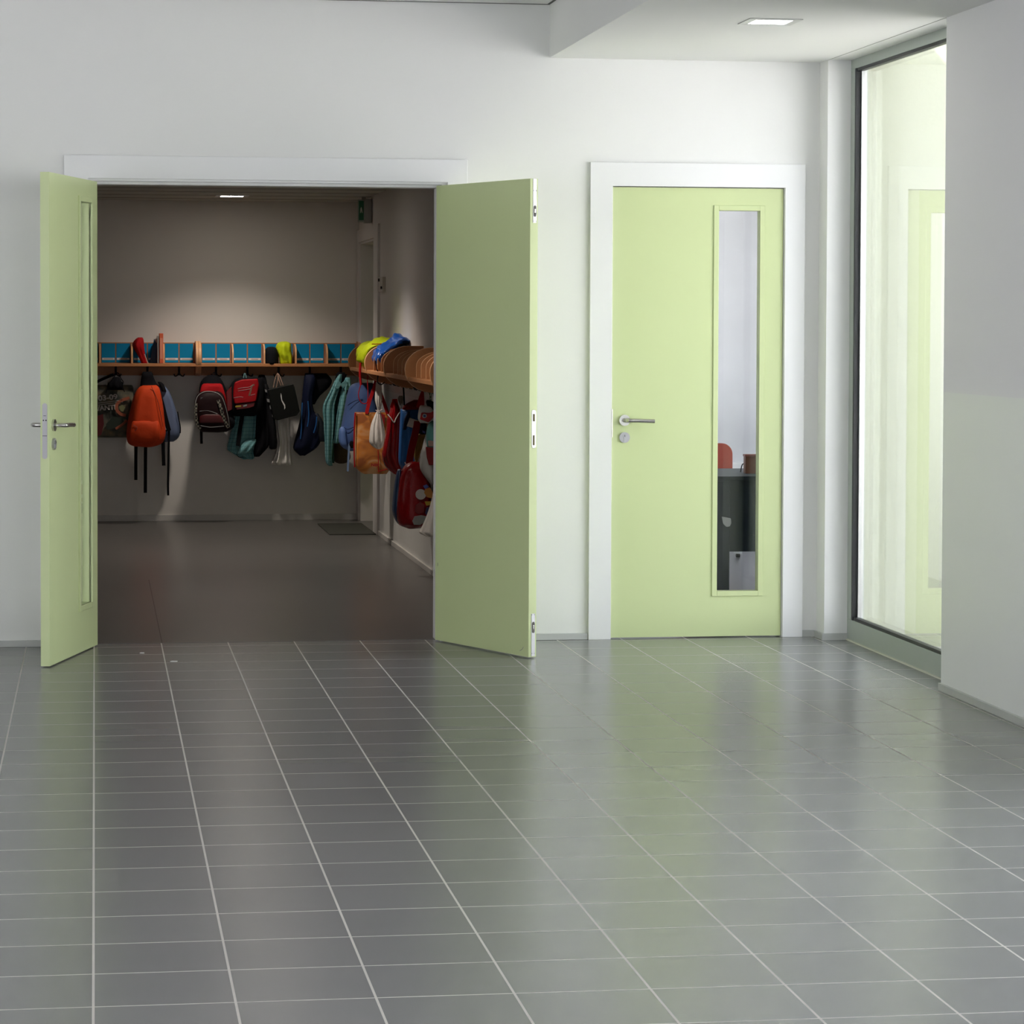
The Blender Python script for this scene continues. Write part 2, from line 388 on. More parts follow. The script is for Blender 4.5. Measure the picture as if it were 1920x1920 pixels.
def frameT(o, e, nrm):   # origin, direction of s, direction of n
    m = Matrix.Identity(4); e = Vector(e).normalized(); nn = Vector(nrm).normalized()
    for k in range(3): m[k][0] = e[k]; m[k][1] = nn[k]; m[k][2] = (0, 0, 1)[k]
    m.translation = Vector(o); return m
# closed single door: s runs from the hinges on the right to the handle on the left
TD = frameT((3.153, .003, 0), (-1, 0, 0), (0, 1, 0))
d3 = leaf('door_3', TD, .802, 2.078, .042, (.111, .305, .216, 1.975), 'closed pale green single door with a narrow tall glass slot')
lever(d3, TD, .743, 1.008, (0, -1), -1)
bm = new_bm(); add_box(bm, 2.345, 2.3505, -.019, .004, .93, 1.06, bev=.001); build('strike_plate', bm, STEEL, d3)
# left leaf, swung out into the hall
e1 = Vector((-.200, -.777, 0)).normalized()
T1 = frameT((.013, -.004, 0), e1, (-e1.y*-1, -e1.x*1, 0))
T1 = frameT((.013, -.004, 0), e1, (e1.y, -e1.x, 0))       # n points to the left, away from the opening
d1 = leaf('door_1', T1, .800, 2.075, .038, (.115, .305, .210, 1.975), 'open left leaf of the green double door with a glass slot')
lever(d1, T1, .742, 1.016, (0, -1), -1); lever(d1, T1, .742, 1.016, (.038, 1), -1)
bm = new_bm(); 
def plate(bm, s, n0, n1, z0, z1, r, t=.0025):
    pts = []
    c = (n0+n1)/2; w = (n1-n0)/2
    for k in range(9): a = PI*k/8; pts.append((c+w*math.cos(a), z1-w+w*math.sin(a)))
    for k in range(9): a = PI+PI*k/8; pts.append((c+w*math.cos(a), z0+w+w*math.sin(a)))
    add_prism(bm, pts, 'x', s, s+t)
plate(bm, .799, .009, .030, .876, 1.110, .01); place(bm, T1); build('lock_plate', bm, mat('satin_lock_plate', (.42, .41, .43), .45, metal=.4), d1)
bm = new_bm()
for nn, z in ((.014, 1.038), (.025, 1.038)): add_cyl(bm, (.8013, nn, z), (.8022, nn, z), .003, seg=12)
add_box(bm, .8013, .8022, .010, .029, .972, .974); add_box(bm, .8013, .8022, .014, .025, 1.056, 1.058)
place(bm, T1); build('latch_detail', bm, BLACK, d1)
# right leaf
e2 = Vector((.320, -.716, 0)).normalized()
T2 = frameT((1.537, .012, 0), e2, (-e2.y, e2.x, 0))       # n points to the right
d2 = leaf('door_2', T2, .784, 2.075, .040, None, 'open right leaf of the green double door seen from its plain shaded side')
bm = new_bm()
add_box(bm, .783, .786, .014, .032, 1.885, 2.074); add_box(bm, .783, .786, .014, .032, .010, .195)
place(bm, T2); build('flush_bolt_plate', bm, BRIGHT, d2)
bm = new_bm(); plate(bm, .783, .012, .034, .912, 1.078, .01); place(bm, T2); build('strike_plate', bm, BRIGHT, d2)
bm = new_bm()
add_box(bm, .7858, .7870, .018, .027, 1.028, 1.060); add_box(bm, .7858, .7870, .018, .026, .925, .968)
place(bm, T2); build('strike_hole', bm, mat('dark_brass', (.09, .07, .03), .5, metal=.5), d2)
for z in (1.935, .135):
    bm = new_bm(); pts = []
    for k in range(9): a = PI*k/8; pts.append((.023+.0065*math.cos(a), z+.018+.0065*math.sin(a)))
    for k in range(9): a = PI+PI*k/8; pts.append((.023+.0065*math.cos(a), z-.018+.0065*math.sin(a)))
    add_prism(bm, pts, 'x', .7858, .7868); place(bm, T2); build('bolt_recess', bm, mat('recess_dark', (.10, .09, .08), .5), d2)
    bm = new_bm(); add_box(bm, .7866, .789, .020, .026, z-.008, z+.010, bev=.001); place(bm, T2); build('bolt_slider', bm, STEEL, d2)
bm = new_bm()
for z in (1.892, 2.022, 2.025, .022, .150, .190):
    for nn in (.017, .029): add_cyl(bm, (.7858, nn, z), (.7866, nn, z), .0018, seg=10)
place(bm, T2); build('screw', bm, INK, d2)
bm = new_bm(); t = bmesh.new()
pts = [(.735, -.0004, .028), (.75, -.0006, .034), (.76, -.0006, .041), (.764, -.0004, .048)]
t.free(); add_tube(bm, [(a-.02, b, c+.0) for a, b, c in pts], .0009, seg=5); add_tube(bm, [(.022, -.0005, .345), (.0225, -.0005, .36)], .0009, seg=5)
place(bm, T2); build('scuff_mark', bm, INK, d2)

# ------------------------------------------------------------------ tall window and the added hall windows
def window(name, y0, y1, label, x=3.43, n=1):
    bm = new_bm(); a, b = y1, y0       # y0 near camera
    add_box(bm, x, x+.06, y0, y1, .0, .098, bev=.002)
    add_box(bm, x, x+.06, y0, y1, 2.618, LZ, bev=.002)
    add_box(bm, x, x+.06, y1-.070, y1, .098, 2.618, bev=.002); add_box(bm, x, x+.06, y0, y0+.05, .098, 2.618, bev=.002)
    for k in range(1, n): yy = y0+(y1-y0)*k/n; add_box(bm, x, x+.06, yy-.03, yy+.03, .098, 2.618, bev=.002)
    o = struct(name, bm, FRAMEM, label, 'window')
    bm = new_bm(); g = .014
    add_box(bm, x+.004, x+.03, y0+.05, y1-.07, .098, .098+g); add_box(bm, x+.004, x+.03, y0+.05, y1-.07, 2.618-g, 2.618)
    add_box(bm, x+.0, x+.03, y1-.07-g*1.6, y1-.07, .098, 2.618); add_box(bm, x+.004, x+.03, y0+.05, y0+.05+g, .098, 2.618)
    build('gasket', bm, RUBBER, o)
    bm = new_bm(); add_box(bm, x+.020, x+.022, y0+.05, y1-.075, .1, 2.616); build('glass_pane', bm, GLASS, o)
    bm = new_bm(); add_box(bm, x+.046, x+.048, y0+.05, y1-.075, .1, 2.616); build('glass_pane', bm, GLASS, o)
    bm = new_bm(); add_box(bm, x+.022, x+.046, y1-.105, y1-.095, .1, 2.616); build('spacer_bar', bm, ALU, o)
    bm = new_bm(); add_box(bm, x-.008, x, y0, y1, 0, .006); build('sealant_bead', bm, mat('pale_sealant', (.62, .62, .54), .6), o)
    return o
window('window_1', -1.96, -.145, 'tall fixed window with grey frame reflecting the green door')
window('added_hall_windows', -11.7, -4.3, 'added row of tall hall windows nearer the camera, outside the picture', n=4)  # unseen windows, added to bring more daylight into the hall

# ------------------------------------------------------------------ ceiling lamps
def lamp(name, x, y, z, s, inner, m, label, cat='lamp', spot=0):
    o = empty(name, (x, y, z), label, cat)
    bm = new_bm(); t = .004
    add_box(bm, x-s, x+s, y-s, y-inner, z-t, z, bev=.001); add_box(bm, x-s, x+s, y+inner, y+s, z-t, z, bev=.001)
    add_box(bm, x-s, x-inner, y-inner, y+inner, z-t, z, bev=.001); add_box(bm, x+inner, x+s, y-inner, y+inner, z-t, z, bev=.001)
    build('lamp_frame', bm, ALU, o)
    bm = new_bm(); add_box(bm, x-inner, x+inner, y-inner, y+inner, z-.003, z-.001); build('diffuser', bm, m, o)
    if spot:
        l = bpy.data.lights.new('lamp_light', 'SPOT'); l.energy = spot; l.spot_size = math.radians(118); l.spot_blend = .75; l.shadow_soft_size = .06
        l.color = (1, .90, .79)
        lo = bpy.data.objects.new('lamp_light', l); COL.objects.link(lo); lo.parent = o; lo.location = (0, 0, -.02)
    return o
lamp('ceiling_lamp', 2.676, -1.666, LZ, .108, .075, LAMP, 'lit square recessed lamp in the lowered ceiling near the window')

# ------------------------------------------------------------------ corridor shell
YB, XR, CZ = 7.93, 1.93, 2.342
bm = new_bm(); add_box(bm, -3, XR+.6, .07, YB+.1, -.1, .001); struct('floor_corridor', bm, LINO, 'dark grey linoleum floor of the cloakroom corridor', 'floor')
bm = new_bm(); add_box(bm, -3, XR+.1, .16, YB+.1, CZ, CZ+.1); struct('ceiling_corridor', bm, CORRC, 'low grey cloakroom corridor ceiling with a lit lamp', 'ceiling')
bm = new_bm(); add_box(bm, -3, XR+.6, YB, YB+.1, 0, CZ+.1); struct('wall_corridor_back', bm, CORR, 'end wall of the corridor behind the coat racks', 'wall')
CORRW = banded_wall('corridor_washable_paint', (.72, .71, .68), (.72, .69, .67), 1.0, .3, .6)
bm = new_bm(); add_box(bm, XR, XR+.12, WT, 6.69, 0, CZ+.1); add_box(bm, XR, XR+.12, 7.80, YB, 0, CZ+.1); add_box(bm, XR, XR+.12, 6.69, 7.80, 2.05, CZ+.1)
add_box(bm, XR+.12, XR+.50, 6.60, 6.69, 0, 2.15); add_box(bm, XR+.12, XR+.50, 7.80, YB, 0, 2.15); add_box(bm, XR+.12, XR+.50, 6.69, 7.8, 2.05, 2.15)
struct('wall_corridor_right', bm, CORRW, 'right wall of the corridor with a recessed doorway', 'wall')
bm = new_bm(); add_box(bm, -3.1, -3, WT, YB+.1, 0, CZ+.1); struct('wall_corridor_left', bm, CORR, 'left end of the corridor, out of view', 'wall')
bm = new_bm(); add_box(bm, XR+.50, XR+.54, 6.69, 7.80, .005, 2.05); struct('door_4', bm, GREEN, 'green door at the back of the recess in the corridor right wall', 'door')
bm = new_bm()
pr = [(6.40, 0), (6.40, 2.135), (7.925, 2.135), (7.925, 0), (7.80, 0), (7.80, 2.045), (6.69, 2.045), (6.69, 0)]
add_prism(bm, pr, 'x', XR-.016, XR)
add_prism(bm, [(6.685, 0), (6.685, 2.05), (7.805, 2.05), (7.805, 0), (7.775, 0), (7.775, 2.03), (6.705, 2.03), (6.705, 0)], 'x', XR, XR+.14)
struct('trim_5', bm, mat('corridor_lacquer', (.70, .67, .65), .4), 'pale frame round the doorway in the corridor right wall', 'door frame')
bm = new_bm(); add_box(bm, -3, XR, YB-.012, YB, 0, .045, bev=.002); struct('baseboard_corridor_back', bm, mat('corridor_skirting', (.55, .53, .50), .4), 'pale skirting along the corridor end wall', 'baseboard')
bm = new_bm(); add_box(bm, XR-.012, XR, WT, 6.40, 0, .032, bev=.002); struct('baseboard_corridor_right', bm, mat('corridor_skirting', (.5,)*3), 'grey skirting along the corridor right wall', 'baseboard')
bm = new_bm(); add_box(bm, .299, .303, .075, 3.2, .0005, .0018); struct('trim_6', bm, mat('floor_seam', (.035, .033, .03), .4), 'dark seam in the corridor linoleum', 'trim')
bm = new_bm()
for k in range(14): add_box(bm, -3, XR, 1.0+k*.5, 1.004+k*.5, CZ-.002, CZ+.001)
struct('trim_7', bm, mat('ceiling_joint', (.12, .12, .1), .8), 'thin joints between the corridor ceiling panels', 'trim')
lamp('corridor_lamp', .955, 7.08, CZ, .115, .078, LAMPC, 'lit square lamp in the corridor ceiling above the coat racks', spot=SPOT)
for yy, lb in ((4.75, 'middle corridor ceiling lamp hidden above the double door head'), (1.6, 'corridor ceiling lamp just inside the double door, hidden above its head')): lamp('corridor_lamp', .955, yy, CZ, .115, .078, LAMPC, lb, spot=SPOT*(1.7 if yy > 3 else 1))
# floor mat, exit sign, switch
bm = new_bm(); add_box(bm, 1.59, XR-.02, 6.42, 7.47, .001, .008, bev=.002); tag(build('door_mat', bm, mat('dark_mat', (.035, .036, .028), .9, bump=(300, .5))), 'dark thin mat on the corridor floor before the recessed doorway', 'mat')
ex = empty('exit_sign', (1.86, 6.95, 2.16), 'white box exit sign with green panel under the corridor ceiling', 'sign')
bm = new_bm(); add_box(bm, 1.872, 1.925, 6.93, 6.99, 2.155, 2.325, bev=.004); build('housing', bm, mat('sign_housing', (.42, .42, .40), .5), ex)
bm = new_bm(); add_box(bm, 1.858, 1.888, 6.965, 6.98, 2.32, CZ); build('mount', bm, mat('sign_housing', (.4,)*3), ex)
bm = new_bm(); add_box(bm, 1.826, 1.872, 6.925, 6.93, 2.16, 2.32, bev=.002); build('sign_panel', bm, mat('sign_face', (.40, .44, .40), .4), ex)
bm = new_bm(); add_box(bm, 1.834, 1.868, 6.922, 6.926, 2.175, 2.31); gp = build('green_face', bm, mat('exit_green', (.02, .16, .07), .4), ex)
bm = new_bm(); add_prism(bm, [(1.843, 2.225), (1.848, 2.225), (1.851, 2.245), (1.855, 2.225), (1.860, 2.225), (1.855, 2.258), (1.851, 2.268), (1.845, 2.258)], 'y', 6.9205, 6.9222)
build('running_figure', bm, mat('pictogram_white', (.7, .75, .7), .5), ex)
sw = empty('wall_switch', (XR, 6.18, 1.70), 'small pale switch box on the corridor right wall beside the door frame', 'switch')
bm = new_bm(); add_box(bm, XR-.022, XR, 6.02, 6.28, 1.665, 1.765, bev=.003); build('switch_box', bm, mat('switch_plastic', (.55, .52, .48), .5), sw)
bm = new_bm(); add_box(bm, XR-.028, XR-.022, 6.035, 6.10, 1.683, 1.70, bev=.001); build('switch_button', bm, BLACK, sw)
bm = new_bm(); add_box(bm, XR-.028, XR-.022, 6.20, 6.26, 1.735, 1.755, bev=.001); build('switch_button', bm, BLACK, sw)

# ------------------------------------------------------------------ coat racks
def profile_big():
    pts = [(0, 1.318), (.09, 1.318)]
    for k in range(1, 9): a = PI/2*(1-k/8); pts.append((.09+.150*math.cos(a), 1.198+.120*math.sin(a)))
    pts += [(.236, 1.165), (.222, 1.132), (.197, 1.106), (.165, 1.086), (.13, 1.074), (.08, 1.066), (0, 1.062)]
    return pts
def profile_small():
    pts = [(.014, 1.298), (.07, 1.298)]
    for k in range(1, 9): a = PI/2*(1-k/8); pts.append((.07+.135*math.cos(a), 1.218+.080*math.sin(a)))
    pts += [(.205, 1.156), (.014, 1.156)]
    return pts
def rack(origin, wall, L, label, group='wooden coat racks', comps=5):
    """local u along the wall, d out of the wall; wall 'back': u=+X, d=-Y; wall 'right': u=+Y, d=-X"""
    if wall == 'back': T = Matrix(((1, 0, 0, origin[0]), (0, -1, 0, origin[1]), (0, 0, 1, 0), (0, 0, 0, 1)))
    else: T = Matrix(((0, -1, 0, origin[0]), (1, 0, 0, origin[1]), (0, 0, 1, 0), (0, 0, 0, 1)))
    o = empty('coat_rack', (origin[0], origin[1], 1.06), label, 'coat rack', group)
    ax = Vector((1, 0, 0)) if wall == 'back' else Vector((0, 1, 0))
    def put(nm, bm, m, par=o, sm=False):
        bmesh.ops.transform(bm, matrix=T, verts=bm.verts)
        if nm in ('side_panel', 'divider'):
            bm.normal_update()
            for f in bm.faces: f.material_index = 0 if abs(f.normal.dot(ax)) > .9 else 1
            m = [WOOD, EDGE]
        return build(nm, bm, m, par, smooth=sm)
    bm = new_bm(); add_box(bm, .0, L, 0, .014, 1.066, 1.306); put('back_board', bm, WOOD)
    bm = new_bm(); add_box(bm, .0, L, .014, .226, 1.134, 1.156, bev=.002); put('shelf_board', bm, WOOD)
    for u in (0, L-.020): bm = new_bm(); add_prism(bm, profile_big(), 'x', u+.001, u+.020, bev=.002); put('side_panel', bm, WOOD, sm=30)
    w = (L-.04)/comps
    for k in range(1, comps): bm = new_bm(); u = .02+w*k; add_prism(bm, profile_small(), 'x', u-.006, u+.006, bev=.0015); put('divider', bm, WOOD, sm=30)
    for k in range(comps):
        u = .02+w*k
        for j in range(2):
            c = u+.008+(w-.016)*(j*.5+.25); hw = (w-.016)/4-.0045
            bm = new_bm(); add_box(bm, c-hw, c+hw, .014, .018, 1.160, 1.299); cd_ = put('name_card', bm, CARD)
            bm = new_bm(); add_box(bm, c-hw+.004, c+hw-.004, .018, .0195, 1.178, 1.194); put('name_label', bm, PAPER, cd_)
            ln = hw*random.uniform(.5, .85)
            bm = new_bm(); add_box(bm, c-ln, c+ln, .0195, .0200, 1.184, 1.188); put('lettering', bm, INK, cd_)
        c = u+w/2
        bm = new_bm(); add_box(bm, c-.008, c+.008, .014, .018, 1.075, 1.130, bev=.001)
        add_tube(bm, [(c, .018, 1.120), (c, .045, 1.115), (c, .060, 1.085), (c, .058, 1.068)], .005, seg=8, up=(1, 0, 0))
        for sgn in (-1, 1): add_tube(bm, [(c, .018, 1.090), (c+sgn*.012, .045, 1.068), (c+sgn*.030, .062, 1.062), (c+sgn*.038, .068, 1.078)], .0045, seg=8, up=(0, 0, 1))
        put('hook', bm, HOOKM, sm=50)
    return o
LB = 1.185
r1 = rack((.745, YB), 'back', LB, 'wooden coat rack on the corridor end wall holding a black and a lime hat')
dup(r1, (-LB, 0, 0), 'wooden coat rack on the corridor end wall holding a red hat and folders')
r2 = rack((XR, 5.0), 'right', 1.16, 'wooden coat rack on the right wall nearest the doorway, under yellow cloth')
dup(r2, (0, -1.16, 0), 'wooden coat rack on the right wall next after the yellow and blue pouches')
dup(r2, (0, -2.32, 0), 'wooden coat rack on the right wall partly hidden by the plain door leaf')
dup(r2, (0, -3.48, 0), 'wooden coat rack on the right wall just visible beside the plain door leaf edge')

# ------------------------------------------------------------------ things in the racks
RED = mat('red_cloth', (.36, .005, .008), .8, spec=.2, bump=(40, .2)); REDG = mat('red_vinyl', (.20, .002, .004), .26, spec=.3, bump=(16, .7)); REDF = mat('red_flap_vinyl', (.36, .003, .006), .34, spec=.22, bump=(16, .6))
ORANGE = mat('orange_nylon', (.60, .055, .010), .7, spec=.2, bump=(18, .35)); NAVY = mat('navy_nylon', (.006, .009, .030), .7, spec=.15, bump=(20, .3))
GREYB = mat('grey_blue_nylon', (.12, .16, .27), .65, bump=(18, .3)); PERI = mat('blue_nylon', (.060, .115, .30), .65, bump=(14, .35))
WHITEC = mat('white_cotton', (.62, .58, .54), .8, bump=(30, .3)); YEL = mat('lime_nylon', (.50, .60, .010), .6, spec=.2, bump=(25, .6))
BLUEV = mat('blue_vinyl', (.004, .075, .36), .3, bump=(18, .4)); BLUE2 = mat('royal_blue_nylon', (.006, .10, .33), .5, bump=(18, .4))
PIPE = mat('grey_piping', (.25, .25, .25), .5); CYAN = mat('bright_blue_piping', (.01, .10, .32), .5); PINKC = mat('pale_pink_cord', (.55, .42, .42), .7)

def fabric_pattern(name, kind):
    m = bpy.data.materials.new(name); m.use_nodes = True; n = m.node_tree.nodes; L = m.node_tree.links; p = n['Principled BSDF']; p.inputs['Roughness'].default_value = .8
    g = n.new('ShaderNodeNewGeometry'); s = n.new('ShaderNodeSeparateXYZ'); L.new(g.outputs['Position'], s.inputs[0])
    def wave(sock, freq, thr):
        a = n.new('ShaderNodeMath'); a.operation = 'MULTIPLY'; a.inputs[1].default_value = freq; L.new(sock, a.inputs[0])
        b = n.new('ShaderNodeMath'); b.operation = 'SINE'; L.new(a.outputs[0], b.inputs[0])
        c = n.new('ShaderNodeMath'); c.operation = 'GREATER_THAN'; c.inputs[1].default_value = thr; L.new(b.outputs[0], c.inputs[0]); return c.outputs[0]
    def mixc(fac, a, b):
        x = n.new('ShaderNodeMix'); x.data_type = 'RGBA'; L.new(fac, x.inputs['Factor'])
        for key, v in (('A', a), ('B', b)):
            if isinstance(v, tuple): x.inputs[key].default_value = (*v, 1)
            else: L.new(v, x.inputs[key])
        return x.outputs['Result']
    if kind == 'stripe':
        c = mixc(wave(s.outputs['X'], 560, .1), (.10, .30, .33), (.26, .50, .52))
        c = mixc(wave(s.outputs['Z'], 230, .88), c, (.09, .27, .30))
    elif kind == 'check':
        ck = n.new('ShaderNodeTexChecker'); ck.inputs['Scale'].default_value = 70; L.new(g.outputs['Position'], ck.inputs['Vector']); c = mixc(ck.outputs['Fac'], (.01, .01, .012), (.24, .22, .17))
    elif kind == 'print':
        nz = n.new('ShaderNodeTexNoise'); nz.inputs['Scale'].default_value = 11; nz.inputs['Detail'].default_value = 3; L.new(g.outputs['Position'], nz.inputs['Vector'])
        cr_ = n.new('ShaderNodeValToRGB'); L.new(nz.outputs['Fac'], cr_.inputs[0]); e = cr_.color_ramp.elements
        e[0].position = .35; e[0].color = (.03, .035, .03, 1); e[1].position = .68; e[1].color = (.22, .16, .09, 1)
        x = e.new(.5); x.color = (.10, .10, .075, 1)
        c = cr_.outputs[0]
    elif kind == 'shopper':
        nz = n.new('ShaderNodeTexNoise'); nz.inputs['Scale'].default_value = 7; nz.inputs['Detail'].default_value = 2; nz.inputs['Distortion'].default_value = 1.5; L.new(g.outputs['Position'], nz.inputs['Vector'])
        cr_ = n.new('ShaderNodeValToRGB'); L.new(nz.outputs['Fac'], cr_.inputs[0]); e = cr_.color_ramp.elements
        e[0].position = .36; e[0].color = (.30, .085, .018, 1); e[1].position = .66; e[1].color = (.62, .36, .17, 1); x = e.new(.5); x.color = (.55, .19, .03, 1)
        c = cr_.outputs[0]; p.inputs['Roughness'].default_value = .4
    L.new(c, p.inputs['Base Color']); MATS[name] = m; return m
STRIPE = fabric_pattern('teal_striped_cotton', 'stripe'); CHECK = fabric_pattern('checked_piping', 'check')
PRINT = fabric_pattern('printed_canvas', 'print'); SHOP = fabric_pattern('orange_printed_vinyl', 'shopper')

YS = YB-.12     # things standing in the racks
# red peaked cap standing on edge
o = loft('red_hat', [(632.5, 259, 267, YS, .02), (636, 254, 269, YS, .06), (644, 248.5, 270, YS, .075), (652, 250, 270.5, YS, .075), (662, 256, 272, YS, .06), (672, 261, 274, YS, .05), (682, 265, 277, YS, .04)], RED, p=2.2, fold=.08, seed=3)
tag(o, 'red cloth hat stuffed upright in the left coat rack', 'hat')
bm = new_bm(); add_tube(bm, [B(271, 664, YS-.07), B(275, 675, YS-.062), B(278, 682.5, YS-.05)], .0028, seg=6); build('white_edge', bm, WHITEC, o, smooth=50)
# orange folder and clear sleeve
bm = new_bm(); a = B(298.5, 625, YS); b = B(305.5, 682.8, YS); add_box(bm, a.x, b.x, YS-.10, YS+.10, 1.158, a.z, bev=.002)
o = tag(build('orange_folder', bm, mat('orange_card', (.62, .10, .03), .35)), 'tall orange folder standing upright in the left coat rack', 'folder')
bm = new_bm(); add_box(bm, a.x+.004, b.x-.004, YS-.101, YS-.0995, 1.19, 1.34); build('spine_label', bm, mat('orange_pale', (.65, .22, .12), .3), o)
bm = new_bm(); a = B(294.8, 630, YS); b = B(297.8, 682.8, YS); add_box(bm, a.x, b.x, YS-.09, YS+.10, 1.158, a.z, bev=.001)
tag(build('grey_folder', bm, mat('grey_card', (.33, .30, .27), .4)), 'slim grey folder leaning beside the tall orange folder', 'folder')
# dark blue sheet behind red cap
bm = new_bm(); add_prism(bm, [(B(281, 683, YS).x, 1.158), (B(294, 683, YS).x, 1.158), (B(294, 640, YS).x, 1.30), (B(289, 634, YS).x, 1.335)], 'y', YS+.02, YS+.03)
tag(build('paper_sheet', bm, mat('dark_blue_paper', (.02, .06, .12), .6)), 'dark blue pointed sheet between the red hat and folders', 'paper')
# caps
o = loft('black_hat', [(650, 505, 512, YS-.02, .02), (652, 500, 517, YS-.02, .06), (658, 496.5, 520.5, YS-.02, .085), (668, 495.5, 522, YS-.02, .09), (682.5, 495.5, 522, YS-.02, .09)], mat('black_wool', (.008, .009, .012), .9, spec=.1, bump=(90, .4)), p=2.1, fold=.02)
tag(o, 'black knitted hat on the end wall rack beside the lime hat', 'hat')
o = loft('lime_hat', [(640.5, 528, 538, YS-.01, .02), (643, 521, 544, YS-.01, .06), (650, 517.5, 546, YS-.01, .08), (660, 519, 546.5, YS-.01, .085), (669, 522, 548, YS-.01, .085), (682.5, 525, 548, YS-.01, .08)], YEL, p=2.3, fold=.10, ff=7, wob=.004, seed=9)
tag(o, 'lime yellow crumpled hat on the end wall rack beside the black hat', 'hat')
# pouches lying over the right wall rack
def drape(name, pts, w, m, label, cat, seed=0, th=.018):
    """soft cloth laid along a path: pts (px,py,Y), w half width along Y"""
    bm = new_bm(); rnd = random.Random(seed); P = smooth_path([B(*p) for p in pts], 6); n = len(P); rings = []; N = 22
    ww = [w[min(len(w)-1, int(i/(n-1)*(len(w)-1)))]*(1-((i/(n-1)*(len(w)-1)) % 1))+w[min(len(w)-1, int(i/(n-1)*(len(w)-1))+1)]*((i/(n-1)*(len(w)-1)) % 1) for i in range(n)]
    for i, p in enumerate(P):
        d = (P[min(i+1, n-1)]-P[max(i-1, 0)]).normalized(); s = Vector((0, 1, 0)); u = d.cross(s).normalized(); ring = []
        for k in range(N):
            a = 2*PI*k/N; f = 1+.34*math.sin(4*a+i*.35+seed)+.22*math.sin(9*a-i*.8)+.18*math.sin(13*a+i*.5)
            e = min(1, .25+3*min(i, n-1-i)/n)
            ring.append(bm.verts.new(p+s*(ww[i]*math.cos(a))+u*(th*e*f*math.sin(a))))
        rings.append(ring)
    for i in range(n-1):
        for j in range(N): bm.faces.new((rings[i][j], rings[i][(j+1) % N], rings[i+1][(j+1) % N], rings[i+1][j]))
    bm.faces.new(rings[0][::-1]); bm.faces.new(rings[-1])
    return tag(build(name, bm, m, smooth='all'), label, cat)
yp = drape('yellow_pouch', [(690, 692, 5.35), (684, 680, 5.35), (681, 665, 5.35), (688, 652, 5.35), (703, 646, 5.35), (722, 641, 5.35), (735, 637, 5.35)], [.06, .22, .28, .30, .25, .20], YEL, 'lime yellow drawstring pouch lying over the coat rack by the corridor doorway', 'pouch', 4, .030)
bp = drape('blue_pouch', [(716, 688, 4.75), (708, 676, 4.75), (712, 663, 4.75), (722, 654, 4.75), (733, 648, 4.75), (741, 640, 4.75), (748, 636, 4.75), (757, 638, 4.75), (769, 646, 4.75)], [.04, .20, .26, .24, .22, .26, .25, .12], BLUEV, 'blue shiny pouch lying over the coat rack in front of the yellow pouch', 'pouch', 2, .028)
bm = new_bm()
add_tube(bm, [B(697, 645, 5.05), B(710, 645, 5.05), B(730, 643, 5.05), B(737, 640, 5.05)], .003, seg=6)
build('red_cord', bm, RED, yp, smooth=50)
bm = new_bm(); add_tube(bm, [B(676, 680, 5.30), B(675, 700, 5.30), B(677, 722, 5.30)], .008, seg=8)
add_tube(bm, [B(676, 722, 5.30), B(672, 740, 5.30), B(676, 753, 5.30), B(683, 757, 5.30), B(689, 753, 5.30), B(690, 735, 5.30), B(689, 712, 5.30), B(691, 697, 5.30)], .003, seg=6)
build('red_cord', bm, RED, yp, smooth=50)
bm = new_bm(); add_tube(bm, [B(704, 676, 4.45), B(706, 690, 4.45), B(709, 700, 4.45), B(708, 716, 4.45), B(715, 721, 4.45), B(721, 716, 4.45)], .003, seg=6)
build('black_cord', bm, BLACK, bp, smooth=50)
loft('lower_fold', [(653, 716, 733, 4.60, .03), (658, 709, 730, 4.60, .06), (666, 704, 724, 4.60, .08), (676, 703, 721, 4.60, .08), (684, 708, 720, 4.60, .06), (691, 714, 718, 4.60, .02)], BLUEV, bp, fold=.15, ff=7, wob=.004, seed=5)
loft('upper_fold', [(629, 738, 748, 4.85, .04), (632, 735, 757, 4.85, .08), (639, 734, 768, 4.85, .12), (646, 736, 776, 4.85, .12), (650, 740, 777, 4.85, .08)], BLUEV, bp, fold=.12, ff=7, wob=.004, seed=7)

# ------------------------------------------------------------------ things hanging on the end wall
def thing(name, loc, label, cat, group=None): return empty(name, loc, label, cat, group)
YH = YB-.07
G = 'bags and clothes hanging on the end wall'
# printed canvas bag
t = thing('canvas_bag', B(205, 822, YH), 'printed canvas shoulder bag with white lettering, partly behind the open door leaf', 'bag')
loft('bag_body', [(722, 160, 247, YH-.02, .018), (726, 158, 250, YH-.02, .035), (750, 160, 251, YH-.02, .045), (790, 162, 252, YH-.02, .045), (814, 164, 249, YH-.02, .035), (820, 166, 246, YH-.02, .01)], PRINT, t, p=6, wob=.003, seed=2)
YP = YH-.079
def pr_text(body, px, py, size, ang, m, par, Y, nm='lettering', sx=1.0):
    tb = text_bm(body, size, off=size*.035); q = B(px, py, Y)
    T = Matrix.Translation(q) @ Matrix.Rotation(PI/2, 4, 'X') @ Matrix.Rotation(ang, 4, 'Z') @ Matrix.Diagonal((sx, 1, 1, 1))
    bmesh.ops.transform(tb, matrix=T, verts=tb.verts); return build(nm, tb, m, par)
PW = mat('faded_white_print', (.58, .54, .51), .8)
pr_text('03-09', 184.5, 751.5, .052, .10, PW, t, YP, sx=1.15)
pr_text('/ANTI', 183.5, 770, .048, .08, PW, t, YP, sx=1.05)
bm = new_bm()
for py in (753.5, 757): 
    a = B(184, py+3, YP); b = B(230, py-3, YP); add_prism(bm, [(a.x, a.z), (b.x, b.z), (b.x, b.z+.004), (a.x, a.z+.004)], 'y', YP-.001, YP)
build('printed_line', bm, PW, t)
PO = mat('orange_print', (.36, .10, .05), .8)
